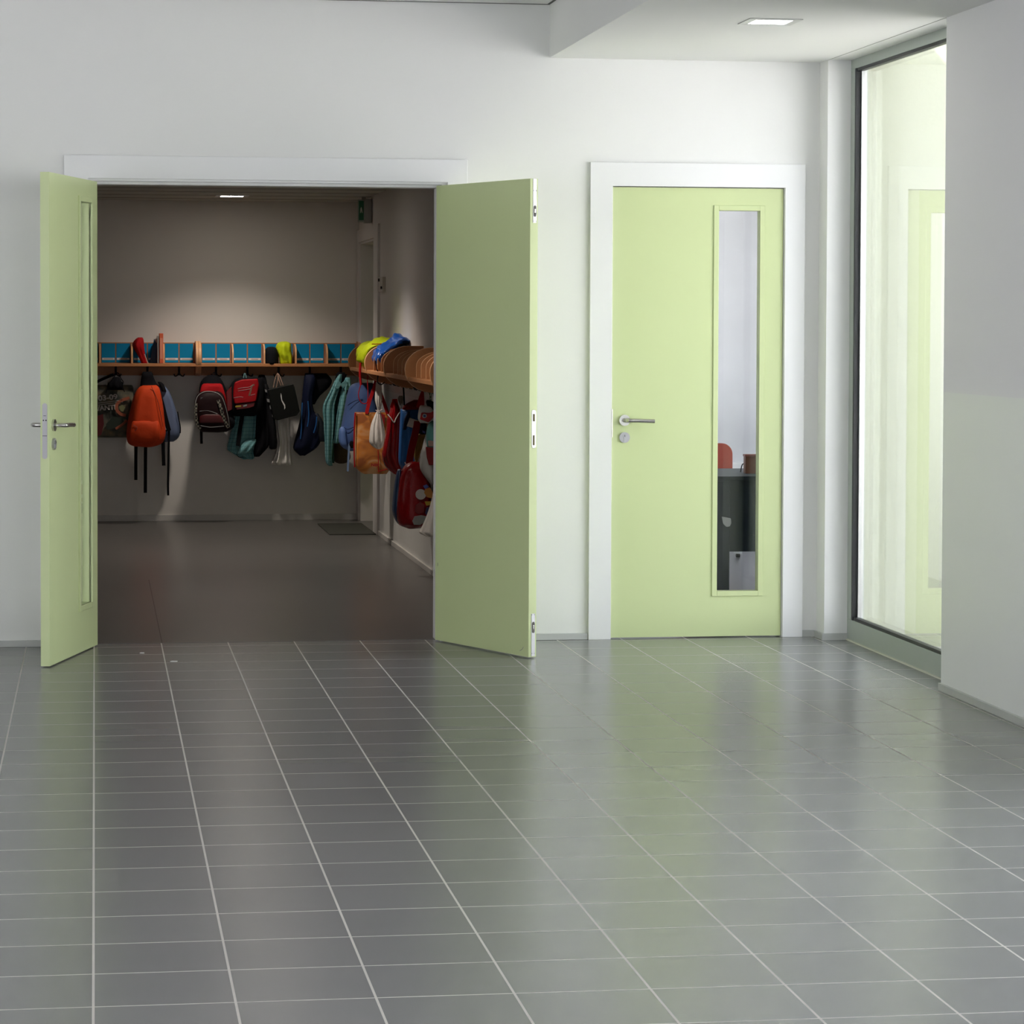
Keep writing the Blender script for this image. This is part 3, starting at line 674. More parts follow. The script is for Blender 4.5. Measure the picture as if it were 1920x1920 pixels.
bm = new_bm(); add_tube(bm, [B(243, 746, YP), B(230, 750, YP), B(220, 757, YP), B(219, 768, YP), B(226, 776, YP), B(236, 779, YP)], .009, flat=(.022, .002)); 
add_tube(bm, [B(238, 788, YP), B(228, 797, YP), B(217, 804, YP)], .009, flat=(.018, .002)); build('orange_print', bm, PO, t)
bm = new_bm(); q = [B(223, 762, YP), B(229, 759, YP), B(235, 764, YP), B(231, 772, YP), B(226, 771, YP)]; add_prism(bm, [(v.x, v.z) for v in q], 'y', YP-.002, YP); build('green_print', bm, mat('green_print', (.20, .20, .09), .8), t)
bm = new_bm(); q = [B(183, 780, YP), B(193, 776, YP), B(195, 795, YP), B(190, 815, YP), B(183, 818, YP)]; add_prism(bm, [(v.x, v.z) for v in q], 'y', YP-.001, YP+.001); build('dark_red_print', bm, mat('dark_red_print', (.09, .006, .008), .8), t)
bm = new_bm(); q = [B(199, 795, YP), B(212, 781, YP), B(230, 784, YP), B(232, 792, YP), B(214, 803, YP), B(200, 806, YP)]; add_prism(bm, [(v.x, v.z) for v in q], 'y', YP-.0005, YP+.001); build('dark_print', bm, mat('dark_green_print', (.02, .03, .02), .8), t)
tube('shoulder_strap', [B(165, 724, YH), B(190, 712, YH), B(213, 702, YH-.03)], .006, BLACK, t, flat=(.02, .003))
# small black drawstring bag
t = thing('black_drawstring_bag', B(216, 732, YH-.12), 'small black drawstring bag hanging over the printed canvas bag', 'bag')
loft('bag_body', [(707, 212, 224, YH-.12, .015), (713, 208, 227, YH-.12, .035), (719, 202, 229, YH-.12, .045), (726, 200.5, 230, YH-.12, .045), (731, 200, 231, YH-.12, .02)], BLACK, t, fold=.12, ff=8, p=2.6)
bm = new_bm(); add_tube(bm, [B(201, 728, YH-.15), B(199, 737, YH-.15)], .003, seg=6); add_tube(bm, [B(229, 716, YH-.15), B(231, 728, YH-.15), B(233.5, 735, YH-.15)], .003, seg=6)
add_tube(bm, [B(213, 709, YH-.12), B(218, 700, YH-.10), B(222, 700, YH-.10), B(227, 710, YH-.12), B(231, 716, YH-.12), B(229, 723, YH-.12)], .003, seg=6); build('cord', bm, BLACK, t, smooth=50)
# grey-blue backpack behind the orange one
Y1 = YH-.09
t = thing('grey_backpack', B(318, 828, Y1), 'grey blue backpack with black straps behind the orange backpack', 'backpack')
loft('bag_body', [(722, 292, 306, Y1, .03), (730, 294, 315, Y1, .07), (750, 298, 324, Y1, .085), (780, 300, 333, Y1, .09), (805, 302, 338, Y1, .09), (820, 304, 335, Y1, .08), (828, 308, 325, Y1, .04)], GREYB, t, fold=.04, seed=4, wob=.004)
loft('top_panel', [(716, 296, 302, Y1-.02, .02), (722, 299, 308, Y1-.04, .04), (734, 303, 312, Y1-.07, .03)], BLACK, t)
tube('shoulder_strap', [B(289, 722, Y1-.10), B(300, 750, Y1-.115), B(309, 785, Y1-.12), B(315, 808, Y1-.11)], .01, BLACK, t, flat=(.045, .01))
tube('piping', [B(285.5, 722, Y1-.11), B(296, 750, Y1-.13), B(305, 785, Y1-.135), B(311, 806, Y1-.12)], .0035, mat('pale_piping', (.30, .30, .34), .6), t)
tube('loose_strap', [B(306, 812, Y1-.10), B(306, 840, Y1-.10), B(307, 873, Y1-.10)], .01, BLACK, t, flat=(.025, .003))
tube('loose_strap', [B(317, 805, Y1-.10), B(316, 850, Y1-.10), B(315, 905, Y1-.10), B(315.3, 929, Y1-.10)], .01, BLACK, t, flat=(.016, .003))
bm = new_bm(); add_tube(bm, [B(333, 772, Y1-.09), B(335, 785, Y1-.08), B(338, 800, Y1-.06), B(338, 812, Y1-.05)], .004, seg=6); build('zip', bm, BLACK, t, smooth=50)
# orange backpack
Y2 = YH-.24
t = thing('orange_backpack', B(270, 838, Y2), 'orange backpack with puffy front pocket and two hanging black strap ends', 'backpack')
loft('bag_body', [(722.5, 268, 292, Y2, .04), (727, 260, 298, Y2, .085), (740, 252, 302, Y2, .11), (762, 245, 306, Y2, .12), (790, 239, 309, Y2, .13), (812, 237, 311, Y2, .13), (827, 239, 307, Y2, .12), (834, 245, 299, Y2, .09), (837.5, 255, 288, Y2, .04)], ORANGE, t, n=44, fold=.03, ff=9, wob=.004, seed=5, p=2.8)
loft('front_pocket', [(788, 252, 294, Y2-.10, .02), (792, 247, 298, Y2-.105, .035), (808, 243, 300, Y2-.11, .045), (825, 244, 298, Y2-.10, .04), (832, 252, 290, Y2-.08, .02)], ORANGE, t, n=40, fold=.05, ff=7, wob=.004, seed=8, p=3)
loft('back_panel', [(697, 268, 284, Y2+.06, .015), (703, 266, 287, Y2+.05, .03), (714, 264, 291, Y2+.05, .035), (724, 263, 297, Y2+.04, .04)], BLACK, t)
tube('zip', [B(284, 724, Y2-.10), B(295, 750, Y2-.11), B(302, 780, Y2-.115), B(305, 800, Y2-.11)], .002, mat('dark_orange_zip_and_crease', (.16, .03, .02), .5), t)
tube('painted_crease', [B(250, 797, Y2-.147), B(257, 802, Y2-.152), B(253, 808, Y2-.152)], .002, mat('dark_orange_zip_and_crease', (.16, .03, .02), .5), t)  # dark line drawn as the shade in a pocket crease
bm = new_bm(); add_box(bm, *[v for v in (B(268, 770, Y2).x, B(271, 770, Y2).x, Y2-.122, Y2-.118, B(269, 778, Y2).z, B(269, 766, Y2).z)]); build('zip_pull', bm, PIPE, t)
for x0, x1, yb, w in ((255, 254.7, 900, .023), (273, 272.5, 924, .024)):
    tube('loose_strap', [B(x0, 835, Y2), B(x0-.3, 860, Y2-.01), B(x1, yb, Y2)], .01, BLACK, t, flat=(w, .003))
# black and red backpack with checked trim
Y3 = YH-.13
t = thing('red_black_backpack', B(403, 812, Y3), 'black and red backpack with rounded front and checked trim', 'backpack')
loft('bag_body', [(703, 391, 404, Y3+.02, .03), (709, 382, 413, Y3+.01, .06), (720, 375, 420, Y3, .085), (745, 372, 430, Y3, .10), (780, 370, 438, Y3, .11), (795, 372, 441, Y3, .10), (806, 380, 432, Y3, .08), (810, 390, 420, Y3, .04)], BLACK, t, seed=1, wob=.003)
loft('red_top', [(719, 382, 412, Y3-.07, .02), (723, 378, 417, Y3-.085, .03), (734, 375, 421, Y3-.095, .03), (750, 374, 424, Y3-.095, .03), (790, 385, 428, Y3-.09, .025)], RED, t, wob=.003)
loft('front_pocket', [(733.5, 380, 408, Y3-.13, .02), (738, 371, 417, Y3-.14, .035), (750, 365.5, 423, Y3-.15, .045), (770, 364.5, 427, Y3-.15, .05), (790, 366, 431, Y3-.15, .05), (803, 372, 433, Y3-.14, .045), (810, 380, 424, Y3-.12, .025)], mat('dark_maroon_nylon', (.014, .004, .005), .6, spec=.15, bump=(20, .4)), t, n=40, wob=.003, seed=6)
YQ = Y3-.195
tube('piping', [B(367, 790, YQ+.02), B(365.5, 765, YQ+.01), B(370, 744, YQ+.02), B(383, 735, YQ+.03), B(400, 735, YQ+.03), B(414, 742, YQ+.02), B(422, 760, YQ+.01), B(428, 785, YQ+.01), B(430, 800, YQ+.02)], .003, PIPE, t)
tube('checked_trim', [B(368, 756, YQ), B(367, 775, YQ-.004), B(370, 795, YQ), B(376, 804, YQ+.01)], .006, CHECK, t, flat=(.02, .006))
tube('checked_trim', [B(409, 750, YQ), B(414, 765, YQ-.004), B(420, 785, YQ), B(428, 802, YQ+.01)], .006, CHECK, t, flat=(.022, .006))
bm = new_bm()
for pts in ([(374, 771), (390, 770), (408, 776)], [(376, 798), (395, 801), (420, 799)]): add_tube(bm, [B(x, y, YQ-.003) for x, y in pts], .0022, seg=6)
build('zip', bm, PIPE, t, smooth=50)
bm = new_bm(); add_box(bm, B(376, 750, YQ).x, B(398, 750, YQ).x, YQ+.008, YQ+.012, B(376, 751, YQ).z, B(376, 745, YQ).z, bev=.001); build('logo_patch', bm, mat('dark_grey_patch', (.07, .07, .075), .5), t)
loft('pocket_lower_red', [(777, 376, 412, YQ+.006, .012), (783, 374, 418, YQ+.004, .014), (793, 374, 422, YQ+.006, .012)], mat('deep_red_nylon', (.08, .004, .006), .5), t)
loft('side_pocket', [(781, 427, 432, Y3-.06, .02), (786, 427, 438, Y3-.06, .04), (795, 428, 441, Y3-.06, .04), (803, 424, 434, Y3-.06, .03)], BLACK, t)
tube('loose_strap', [B(377.5, 805, Y3-.04), B(377.5, 818, Y3-.04), B(377.8, 832, Y3-.04)], .01, BLACK, t, flat=(.019, .003))
tube('hanging_loop', [B(396, 712, Y3-.02), B(400, 700, Y3), B(403, 700, Y3), B(406, 714, Y3-.02)], .003, BLACK, t)
# teal striped shirt
Y4 = YH-.05
t = thing('teal_shirt', B(458, 860, Y4), 'light teal striped shirt hanging below the shiny red satchel', 'shirt')
loft('shirt_body', [(770, 442, 482, Y4, .03), (790, 438, 482, Y4, .045), (820, 430, 481, Y4, .05), (842, 426, 480, Y4, .055), (848, 432, 478, Y4, .055), (858, 450, 477, Y4, .05), (861, 458, 474, Y4, .03)], STRIPE, t, n=56, fold=.28, ff=11, wob=.004, seed=3)
loft('shirt_sleeve', [(823, 462, 481, Y4-.06, .02), (830, 455, 480, Y4-.07, .03), (843, 446, 472, Y4-.07, .035), (851, 444, 462, Y4-.06, .03)], STRIPE, t, n=36, fold=.2, ff=7, seed=7)
tube('black_strap', [B(455, 775, Y4-.10), B(450, 805, Y4-.11), B(446, 836, Y4-.11)], .01, BLACK, t, flat=(.03, .004))
tube('black_cord', [B(443, 851, Y4-.06), B(448, 857, Y4-.06), B(455, 857, Y4-.06)], .002, BLACK, t)
# red shiny satchel
Y5 = YH-.16
t = thing('red_satchel', B(460, 780, Y5), 'shiny red satchel with black edges hanging on the end wall', 'satchel')
bm = new_bm(); add_loft(bm, [(708, 462, 486, Y5+.03, .04), (712, 440, 492, Y5+.03, .07), (735, 428, 495, Y5+.03, .09), (765, 426, 492, Y5+.03, .09), (776, 430, 484, Y5+.03, .07), (780, 440, 476, Y5+.03, .03)], p=5, seed=1); build('bag_body', bm, BLACK, t, smooth='all')
def quadpatch(pts, Y, th, bev=.002):
    bm = new_bm(); q = [B(x, y, Y) for x, y in pts]; add_prism(bm, [(v.x, v.z) for v in q], 'y', Y-th, Y, bev=bev); return bm
build('front_flap', quadpatch([(440, 717), (452, 712), (483, 710), (485, 722), (480, 752), (472, 754), (440, 757), (437, 745), (438, 727)], Y5-.06, .022, .006), REDF, t)
build('lower_panel', quadpatch([(442, 759), (478, 754), (476, 762), (467, 765), (443, 768)], Y5-.062, .012, .003), mat('dark_red_nylon', (.14, .005, .006), .4), t)
build('side_pocket', quadpatch([(424, 735), (434, 724), (435, 768), (426, 772)], Y5-.05, .02, .004), mat('dark_red_nylon', (.14, .005, .006), .4), t)
build('yellow_tab', quadpatch([(441, 761), (452, 760), (452, 763), (441, 764)], Y5-.0745, .003, .0005), mat('yellow_tab', (.40, .28, .02), .5), t)
build('white_tab', quadpatch([(456, 760), (463, 758), (463, 761), (456, 763)], Y5-.0745, .003, .0005), PIPE, t)
bm = new_bm(); PWH = mat('silver_print', (.55, .40, .42), .3)
for pts in ([(446, 729), (455, 727), (466, 726), (474, 722)], [(438, 746), (450, 744), (456, 745)], [(446, 733), (460, 731), (470, 729)], [(470, 741), (478, 739)]): add_tube(bm, [B(x, y, Y5-.0826) for x, y in pts], .0014, seg=5)
build('printed_lettering', bm, PWH, t)
bm = new_bm(); add_tube(bm, [B(467, 742, Y5-.083), B(470, 733, Y5-.083), B(472, 724, Y5-.083), B(477, 721, Y5-.083)], .004, flat=(.012, .001)); build('printed_figure', bm, mat('brown_print', (.20, .10, .06), .4), t)
tube('hanging_loop', [B(456, 712, Y5-.02), B(459, 700, Y5+.03), B(463, 713, Y5-.02)], .005, mat('teal_loop', (.06, .13, .14), .7), t)
# black jacket
Y6 = YH-.07
t = thing('black_jacket', B(496, 856, Y6), 'long black jacket with pale dotted stripe on the sleeve', 'jacket')
loft('jacket_body', [(703, 486, 496, Y6, .03), (715, 482, 500, Y6, .06), (750, 482, 502, Y6, .07), (790, 480, 504, Y6, .075), (830, 478, 506, Y6, .075), (850, 474, 492, Y6, .06), (856, 475, 486, Y6, .03)], BLACK, t, n=44, fold=.12, ff=7, wob=.004, seed=2)
loft('jacket_sleeve', [(720, 496, 501, Y6-.04, .02), (740, 496, 508, Y6-.04, .04), (775, 500, 514, Y6-.04, .045), (810, 503, 518, Y6-.04, .045), (838, 505, 519, Y6-.04, .04), (842, 508, 515, Y6-.04, .02)], mat('black_satin', (.008, .008, .010), .6, spec=.15, bump=(18, .4)), t, seed=4, wob=.004)
bm = new_bm()
for x, y, w, h in ((496.5, 733, 3.5, 6), (500, 751, 5, 7), (505.5, 764, 4, 8), (510, 780, 2, 5)):
    q = [B(x, y-h/2, Y6-.092), B(x+w, y-h/3, Y6-.092), B(x+w+.8, y+h/2, Y6-.092), B(x+1, y+h/3, Y6-.092)]; add_prism(bm, [(v.x, v.z) for v in q], 'y', Y6-.092, Y6-.086)
build('pale_patch', bm, PIPE, t)
# white cloth below the black carrier bag
Y7 = YH-.05
t = loft('white_towel', [(776, 513, 543, Y7, .02), (800, 514, 544, Y7, .04), (830, 519, 545, Y7, .045), (855, 514, 546, Y7, .055), (868, 508, 547, Y7, .06), (872, 512, 547, Y7, .03)], mat('offwhite_cotton', (.78, .76, .72), .85, bump=(20, .4)), n=64, fold=.35, ff=9, wob=.004, seed=5)
tag(t, 'off white cloth hanging below the black carrier bag', 'cloth')
# black carrier bag with white swoosh
Y8 = YH-.15
t = thing('black_carrier_bag', B(532, 786, Y8), 'black carrier bag with a white curved mark and beige cord handles', 'bag')
build('bag_body', quadpatch([(501, 730), (548, 719), (550, 724), (560.5, 770), (555, 778), (520, 787), (512, 785), (506, 760)], Y8+.04, .10, .004), mat('black_paper', (.007, .008, .007), .5, spec=.15, bump=(12, .3)), t)
bm = new_bm(); 
pts = [(526.5, 737), (528, 741), (529, 750), (534.5, 759), (535, 765), (533, 768), (533, 762), (528, 752), (526, 743)]; q = [B(x, y, Y8-.061) for x, y in pts]
add_prism(bm, [(v.x, v.z) for v in q], 'y', Y8-.063, Y8-.0595); build('white_curved_mark', bm, mat('white_print', (.7, .7, .68), .5), t)
bm = new_bm()
for a, b in ((512.5, 531), (518, 527)): add_tube(bm, [B(a, 727, Y8-.04), B(a+3, 712, Y8-.03), B(521, 700, Y8+.02), B(b-4, 712, Y8-.03), B(b, 723, Y8-.04)], .003, seg=6)
build('cord_handle', bm, mat('beige_cord', (.30, .18, .13), .8), t, smooth=50)
# navy jacket with bright blue piping
Y9 = YH-.09
t = thing('navy_jacket', B(575, 855, Y9), 'navy jacket with bright blue piping hanging on the end wall', 'jacket')
loft('jacket_body', [(700, 572, 588, Y9, .03), (712, 570, 592, Y9, .06), (740, 567, 586, Y9, .07), (770, 565, 588, Y9, .07), (785, 563, 602, Y9, .075), (805, 558, 606, Y9, .08), (830, 551, 600, Y9, .085), (842, 550, 590, Y9, .08), (850, 558, 578, Y9, .05), (854, 563, 572, Y9, .03)], NAVY, t, n=44, fold=.08, ff=7, wob=.004, seed=3)
loft('jacket_shoulder', [(700, 588, 612, Y9+.02, .02), (712, 588, 622, Y9+.02, .04), (725, 586, 618, Y9+.02, .04), (742, 584, 600, Y9+.02, .03), (758, 583, 590, Y9+.02, .02)], BLACK, t, seed=1)
loft('jacket_sleeve', [(775, 588, 596, Y9-.03, .02), (790, 590, 606, Y9-.03, .04), (815, 590, 612, Y9-.03, .04), (828, 596, 612, Y9-.03, .03)], mat('navy_black', (.006, .010, .018), .7), t, seed=8)
bm = new_bm()
for pts in ([(567, 755), (565.5, 785), (565, 805), (563.5, 823)], [(577.5, 752), (579, 775), (578, 792), (576, 800)], [(594, 781), (592.5, 797), (588, 812)]): add_tube(bm, [B(x, y, Y9-.085) for x, y in pts], .0045, seg=6)
build('piping', bm, CYAN, t, smooth=50)
# teal striped shirt, second
Y10 = YH-.19
t = thing('teal_shirt', B(622, 870, Y10), 'teal striped shirt with open collar beside the navy jacket', 'shirt')
loft('shirt_left_side', [(702, 636, 641, Y10, .02), (715, 627, 640, Y10, .04), (735, 618, 634, Y10, .05), (760, 606, 628, Y10, .055), (790, 607, 627, Y10, .055), (830, 609, 624, Y10, .05), (855, 610, 622, Y10, .045), (868, 612, 623, Y10, .04), (873, 616, 624, Y10, .02)], STRIPE, t, n=44, fold=.22, ff=7, wob=.004, seed=4)
loft('shirt_right_side', [(708, 648, 656, Y10, .02), (722, 642, 658, Y10, .05), (745, 636, 658, Y10, .055), (780, 630, 650, Y10, .055), (815, 626, 640, Y10, .05), (829, 623, 637, Y10, .04), (831, 626, 635, Y10, .02)], STRIPE, t, n=44, fold=.22, ff=7, wob=.004, seed=6)
loft('dark_lining', [(725, 626, 640, Y10+.04, .02), (750, 620, 640, Y10+.04, .03), (800, 617, 630, Y10+.03, .03), (832, 615, 626, Y10+.03, .02), (868, 618, 627, Y10+.02, .02)], mat('dark_teal_cloth', (.006, .045, .045), .8), t)
build('collar', quadpatch([(627, 727), (634, 713), (640, 719), (648, 712), (652, 722), (642, 727), (639, 722), (634, 729)], Y10-.05, .008, .001), STRIPE, t)
build('black_badge', quadpatch([(644, 730), (655, 732), (653, 740), (645, 738)], Y10-.056, .004, .001), BLACK, t)
loft('coat_hanger_top', [(698, 633, 646, Y10+.06, .02), (710, 628, 650, Y10+.06, .03), (722, 632, 644, Y10+.05, .02)], BLACK, t)
# brown ball bag
Y11 = YH-.05
t = loft('brown_pouch', [(828, 632, 640, Y11, .03), (833, 624, 648, Y11, .06), (845, 621, 655, Y11, .08), (858, 622, 657, Y11, .08), (866, 628, 652, Y11, .06), (869, 635, 645, Y11, .02)], mat('brown_mesh', (.060, .038, .020), .85, bump=(60, .5)), fold=.03)
tag(t, 'small brown round pouch hanging below the teal shirt and blue backpack', 'pouch')

# ------------------------------------------------------------------ things hanging on the right wall (nearer the camera)
YA = 5.93
t = thing('blue_backpack', B(668, 848, YA), 'periwinkle blue backpack behind the orange shopping bag', 'backpack')
loft('bag_body', [(718, 668, 698, YA, .03), (723, 658, 703, YA, .08), (738, 652, 706, YA, .11), (770, 646, 708, YA, .12), (800, 640, 708, YA, .13), (825, 637, 706, YA, .12), (838, 643, 700, YA, .10), (845, 655, 690, YA, .05)], PERI, t, n=40, fold=.03, ff=7, wob=.004, seed=3, p=3)
loft('side_pocket', [(800, 640, 646, YA-.08, .02), (806, 636, 649, YA-.09, .04), (822, 635, 650, YA-.09, .045), (834, 638, 652, YA-.09, .04), (841, 645, 655, YA-.08, .02)], mat('mid_blue_nylon', (.10, .19, .46), .6, bump=(20, .4)), t, seed=2)
tube('seam', [B(645, 801, YA-.13), B(652, 805, YA-.14), B(665, 800, YA-.145)], .002, NAVY, t)
tube('seam', [B(652, 760, YA-.115), B(665, 752, YA-.125), B(680, 749, YA-.125)], .002, NAVY, t)
tube('loose_strap', [B(655, 832, YA-.12), B(653.5, 855, YA-.12), B(652, 884, YA-.12)], .01, mat('pale_blue_strap', (.16, .24, .40), .7), t, flat=(.013, .003))
loft('dark_buckle', [(827, 657, 662, YA-.13, .01), (834, 655, 664, YA-.13, .015), (840, 658, 663, YA-.13, .01)], BLACK, t)
# orange shopper
YC = 5.42
t = thing('shopping_bag', B(698, 888, YC), 'orange printed shopping bag with red edges and red handles', 'bag')
bm = new_bm(); add_loft(bm, [(773.5, 666, 731, YC, .045), (776, 665.5, 731, YC, .055), (800, 665, 731.5, YC, .065), (845, 664.5, 732, YC, .075), (872, 664.5, 733, YC, .07), (884, 674, 727, YC, .06), (888, 684, 724, YC, .05)], p=6, wob=.003, seed=3)
build('bag_body', bm, SHOP, t, smooth='all')
tube('red_edging', [B(666, 774, YC-.055), B(664.5, 800, YC-.065), B(664, 845, YC-.07), B(665, 876, YC-.065)], .0045, RED, t)
tube('red_edging', [B(709, 843, YC-.08), B(709.5, 865, YC-.082), B(709.5, 884, YC-.075)], .0025, RED, t)
tube('red_edging', [B(709, 884, YC-.076), B(722, 881, YC-.07), B(732, 878, YC-.06)], .0025, RED, t)
tube('handle', [B(687, 776, YC-.06), B(692, 755, YC-.04), B(702, 725, YC-.02), B(705, 712, YC)], .01, RED, t, flat=(.022, .004))
tube('handle', [B(727, 776, YC-.06), B(719, 752, YC-.04), B(708, 722, YC-.02), B(705, 712, YC)], .01, RED, t, flat=(.022, .004))
pr_text('NIK', 695.5, 874, .026, -.03, mat('red_print', (.30, .01, .01), .5), t, YC-.083, sx=1.2)
bm = new_bm(); q = [B(x, y, YC-.07) for x, y in ((702, 790), (714, 775), (722, 778), (720, 800), (706, 806), (700, 812))]; add_prism(bm, [(v.x, v.z) for v in q], 'y', YC-.076, YC-.07); build('red_printed_area', bm, mat('red_print', (.3, .01, .01)), t)
# white drawstring bag
YD = 5.22
t = thing('white_drawstring_bag', B(707, 842, YD), 'white drawstring bag with pale pink stripes in front of the orange shopping bag', 'bag')
loft('bag_body', [(716, 705, 715, YD, .012), (735, 703.5, 716, YD, .022), (750, 703, 716.5, YD, .026), (762, 706, 715, YD, .020), (769, 707.5, 713, YD, .012), (776, 704, 714, YD, .022), (795, 696, 719, YD, .045), (815, 693, 722, YD, .06), (830, 693, 722, YD, .06), (838, 700, 717, YD, .04), (842, 707, 713, YD, .02)], WHITEC, t, n=48, fold=.14, ff=11, seed=3)
bm = new_bm()
for a, b in ((709, 707), (711, 712), (712, 716)): add_tube(bm, [B(a, 776, YD-.03), B((a+b)/2, 790, YD-.05), B(b, 806, YD-.066)], .0012, seg=5)
add_tube(bm, [B(704, 769, YD-.02), B(710, 771, YD-.025), B(717, 768, YD-.02)], .003, seg=6); build('pink_cord', bm, PINKC, t, smooth=50)
tube('cord', [B(710, 719, YD), (1.845, 5.22, 1.12), (1.868, 5.20, 1.072), (1.872, 5.14, 1.07)], .003, WHITEC, t)
# red vinyl swim bag
YE = 4.55
t = thing('red_drawstring_bag', B(738, 890, YE), 'crumpled shiny red drawstring bag between the orange shopping bag and blue bag', 'bag')
loft('bag_body', [(750, 736, 742, YE, .02), (765, 733, 748, YE, .05), (785, 727, 753, YE, .07), (810, 724, 753, YE, .08), (840, 718, 753, YE, .085), (855, 716, 754, YE, .085), (872, 722, 756, YE, .08), (884, 734, 757, YE, .06), (892, 745, 755, YE, .03)], REDG, t, n=56, fold=.10, ff=11, wob=.006, seed=6)
tube('white_piping', [B(727, 777, YE-.06), B(733, 784, YE-.08), B(739, 792, YE-.09), B(743, 784, YE-.085), B(752, 768, YE-.06), B(753, 757, YE-.04)], .0035, WHITEC, t)
loft('neck', [(742, 748, 755, YE+.02, .01), (748, 746, 756, YE+.02, .02), (760, 750, 755, YE+.02, .015)], mat('beige_cotton', (.30, .26, .20), .8), t)
tube('black_cord', [B(755, 712, YE), B(757, 735, YE), B(758, 760, YE)], .005, BLACK, t)
tube('red_flap', [B(735, 765, YE-.03), B(739, 755, YE-.02), B(741, 752, YE-.02), B(747, 790, YE-.05)], .008, RED, t, flat=(.03, .004))
# blue bag
YF = 4.05
t = thing('blue_bag', B(768, 880, YF), 'long blue nylon bag with a white patch under the coat rack', 'bag')
loft('bag_body', [(767, 752, 782, YF, .03), (770, 751, 786, YF, .05), (800, 749, 786, YF, .07), (840, 748, 784, YF, .08), (865, 748, 777, YF, .075), (875, 751, 768, YF, .05), (880, 755, 764, YF, .02)], BLUE2, t, n=44, fold=.10, ff=7, wob=.005, seed=2)
build('white_patch', quadpatch([(768, 783), (785, 789), (777, 803), (762, 799)], YF-.085, .006, .002), WHITEC, t)
loft('painted_recess', [(772, 765, 768, YF-.07, .01), (785, 758, 768, YF-.08, .012), (806, 756, 761, YF-.08, .01)], NAVY, t)  # navy strip laid on as the shade of a recess in the bag
# red cloth over blue bag and its straps
t = thing('red_shoulder_bag', B(781, 770, YF-.2), 'dark red cloth bag with wide straps hanging over the blue bag', 'bag')
loft('bag_body', [(750, 776, 792, YF-.2, .03), (757, 762, 790, YF-.2, .05), (763, 756, 788, YF-.2, .05), (768, 754, 786, YF-.2, .03)], mat('dark_red_cloth', (.13, .003, .005), .8, spec=.1), t, fold=.06, seed=1)
tube('wide_strap', [B(787, 765, YF-.27), B(793, 745, YF-.25), B(800, 728, YF-.22), B(803, 715, YF-.2)], .01, RED, t, flat=(.045, .006))
# yellow and navy pouch
YG = 3.62
t = thing('mustard_pouch', B(783, 866, YG), 'mustard yellow and navy pouch hanging between the blue bag and white bag', 'pouch')
loft('navy_top', [(789.5, 778, 799, YG, .02), (793, 777, 801, YG, .04), (800, 780, 800, YG, .045), (814, 782, 800, YG, .045)], NAVY, t, fold=.03)
loft('mustard_body', [(813, 781, 798, YG, .045), (820, 778, 796, YG, .05), (840, 776, 791, YG, .05), (860, 777, 785, YG, .035), (866, 780, 784, YG, .01)], mat('mustard_cloth', (.22, .13, .008), .7, bump=(20, .3)), t, fold=.12, ff=5, seed=3)
tube('yellow_piping', [B(777, 791, YG-.045), B(784, 789, YG-.05), B(792, 791, YG-.05), B(801, 794, YG-.045)], .0025, mat('pale_yellow_piping', (.35, .28, .10), .6), t)
bm = new_bm(); q = [B(x, y, YG-.05) for x, y in ((792, 807), (797, 809), (797, 813), (792, 811))]; add_prism(bm, [(v.x, v.z) for v in q], 'y', YG-.055, YG-.045); build('blue_tag', bm, mat('blue_tag', (.10, .12, .40), .5), t)
# red strap with white trim
t = thing('red_towel_strap', B(770, 890, YG-.12), 'wide dark red band ending in white cords across the blue bag', 'strap')
tube('band', [B(783, 790, YG-.12), B(778, 815, YG-.12), B(771, 845, YG-.12), B(767, 871, YG-.12)], .01, mat('dark_red_cloth', (.1,)*3), t, flat=(.040, .008))
bm = new_bm(); add_tube(bm, [B(759, 867, YG-.13), B(762, 871, YG-.14), B(768, 872, YG-.14), B(774, 870, YG-.14)], .003, seg=6)
for e_ in (755.5, 763): add_tube(bm, [B(765, 872, YG-.14), B(761+(e_-755)*.3, 884, YG-.14), B(e_, 898, YG-.14)], .0028, seg=6)
build('white_cord', bm, PINKC, t, smooth=50)
# red and white club pouch
YI = 3.16
t = thing('club_pouch', B(797, 793, YI), 'small white and red pouch with a round blue emblem', 'pouch')
loft('pouch_body', [(760, 789, 797, YI, .02), (763, 787, 808, YI, .04), (772, 785, 812, YI, .045), (785, 784, 813, YI, .045), (793, 788, 806, YI, .02)], mat('white_vinyl', (.62, .58, .56), .35), t, p=3.5)
build('red_panel', quadpatch([(790, 773), (806, 774), (813, 770), (813, 782), (803, 792), (787, 786)], YI-.035, .014, .004), mat('bright_red_vinyl', (.50, .010, .015), .3), t)
bm = new_bm(); c = B(796, 780, YI-.052); add_cyl(bm, (c.x, YI-.0525, c.z), (c.x, YI-.0485, c.z), .0125, seg=24); build('round_emblem', bm, WHITEC, t)
bm = new_bm(); add_cyl(bm, (c.x, YI-.054, c.z), (c.x, YI-.052, c.z), .0075, seg=20); build('blue_disc', bm, mat('emblem_blue', (.03, .08, .40), .4), t)
loft('black_top', [(750, 800, 806, YI-.0, .01), (755, 799, 814, YI, .03), (765, 803, 815, YI, .03), (770, 808, 815, YI, .01)], BLACK, t)
bm = new_bm(); 
for a, b in ((804, 810), (810, 806), (812, 814), (807, 804)): add_tube(bm, [B(a, 735, YI), B((a+b)/2+.5, 745, YI), B(b, 757, YI)], .0022, seg=5)
build('green_cord', bm, mat('green_cord', (.06, .13, .015), .7), t, smooth=50)
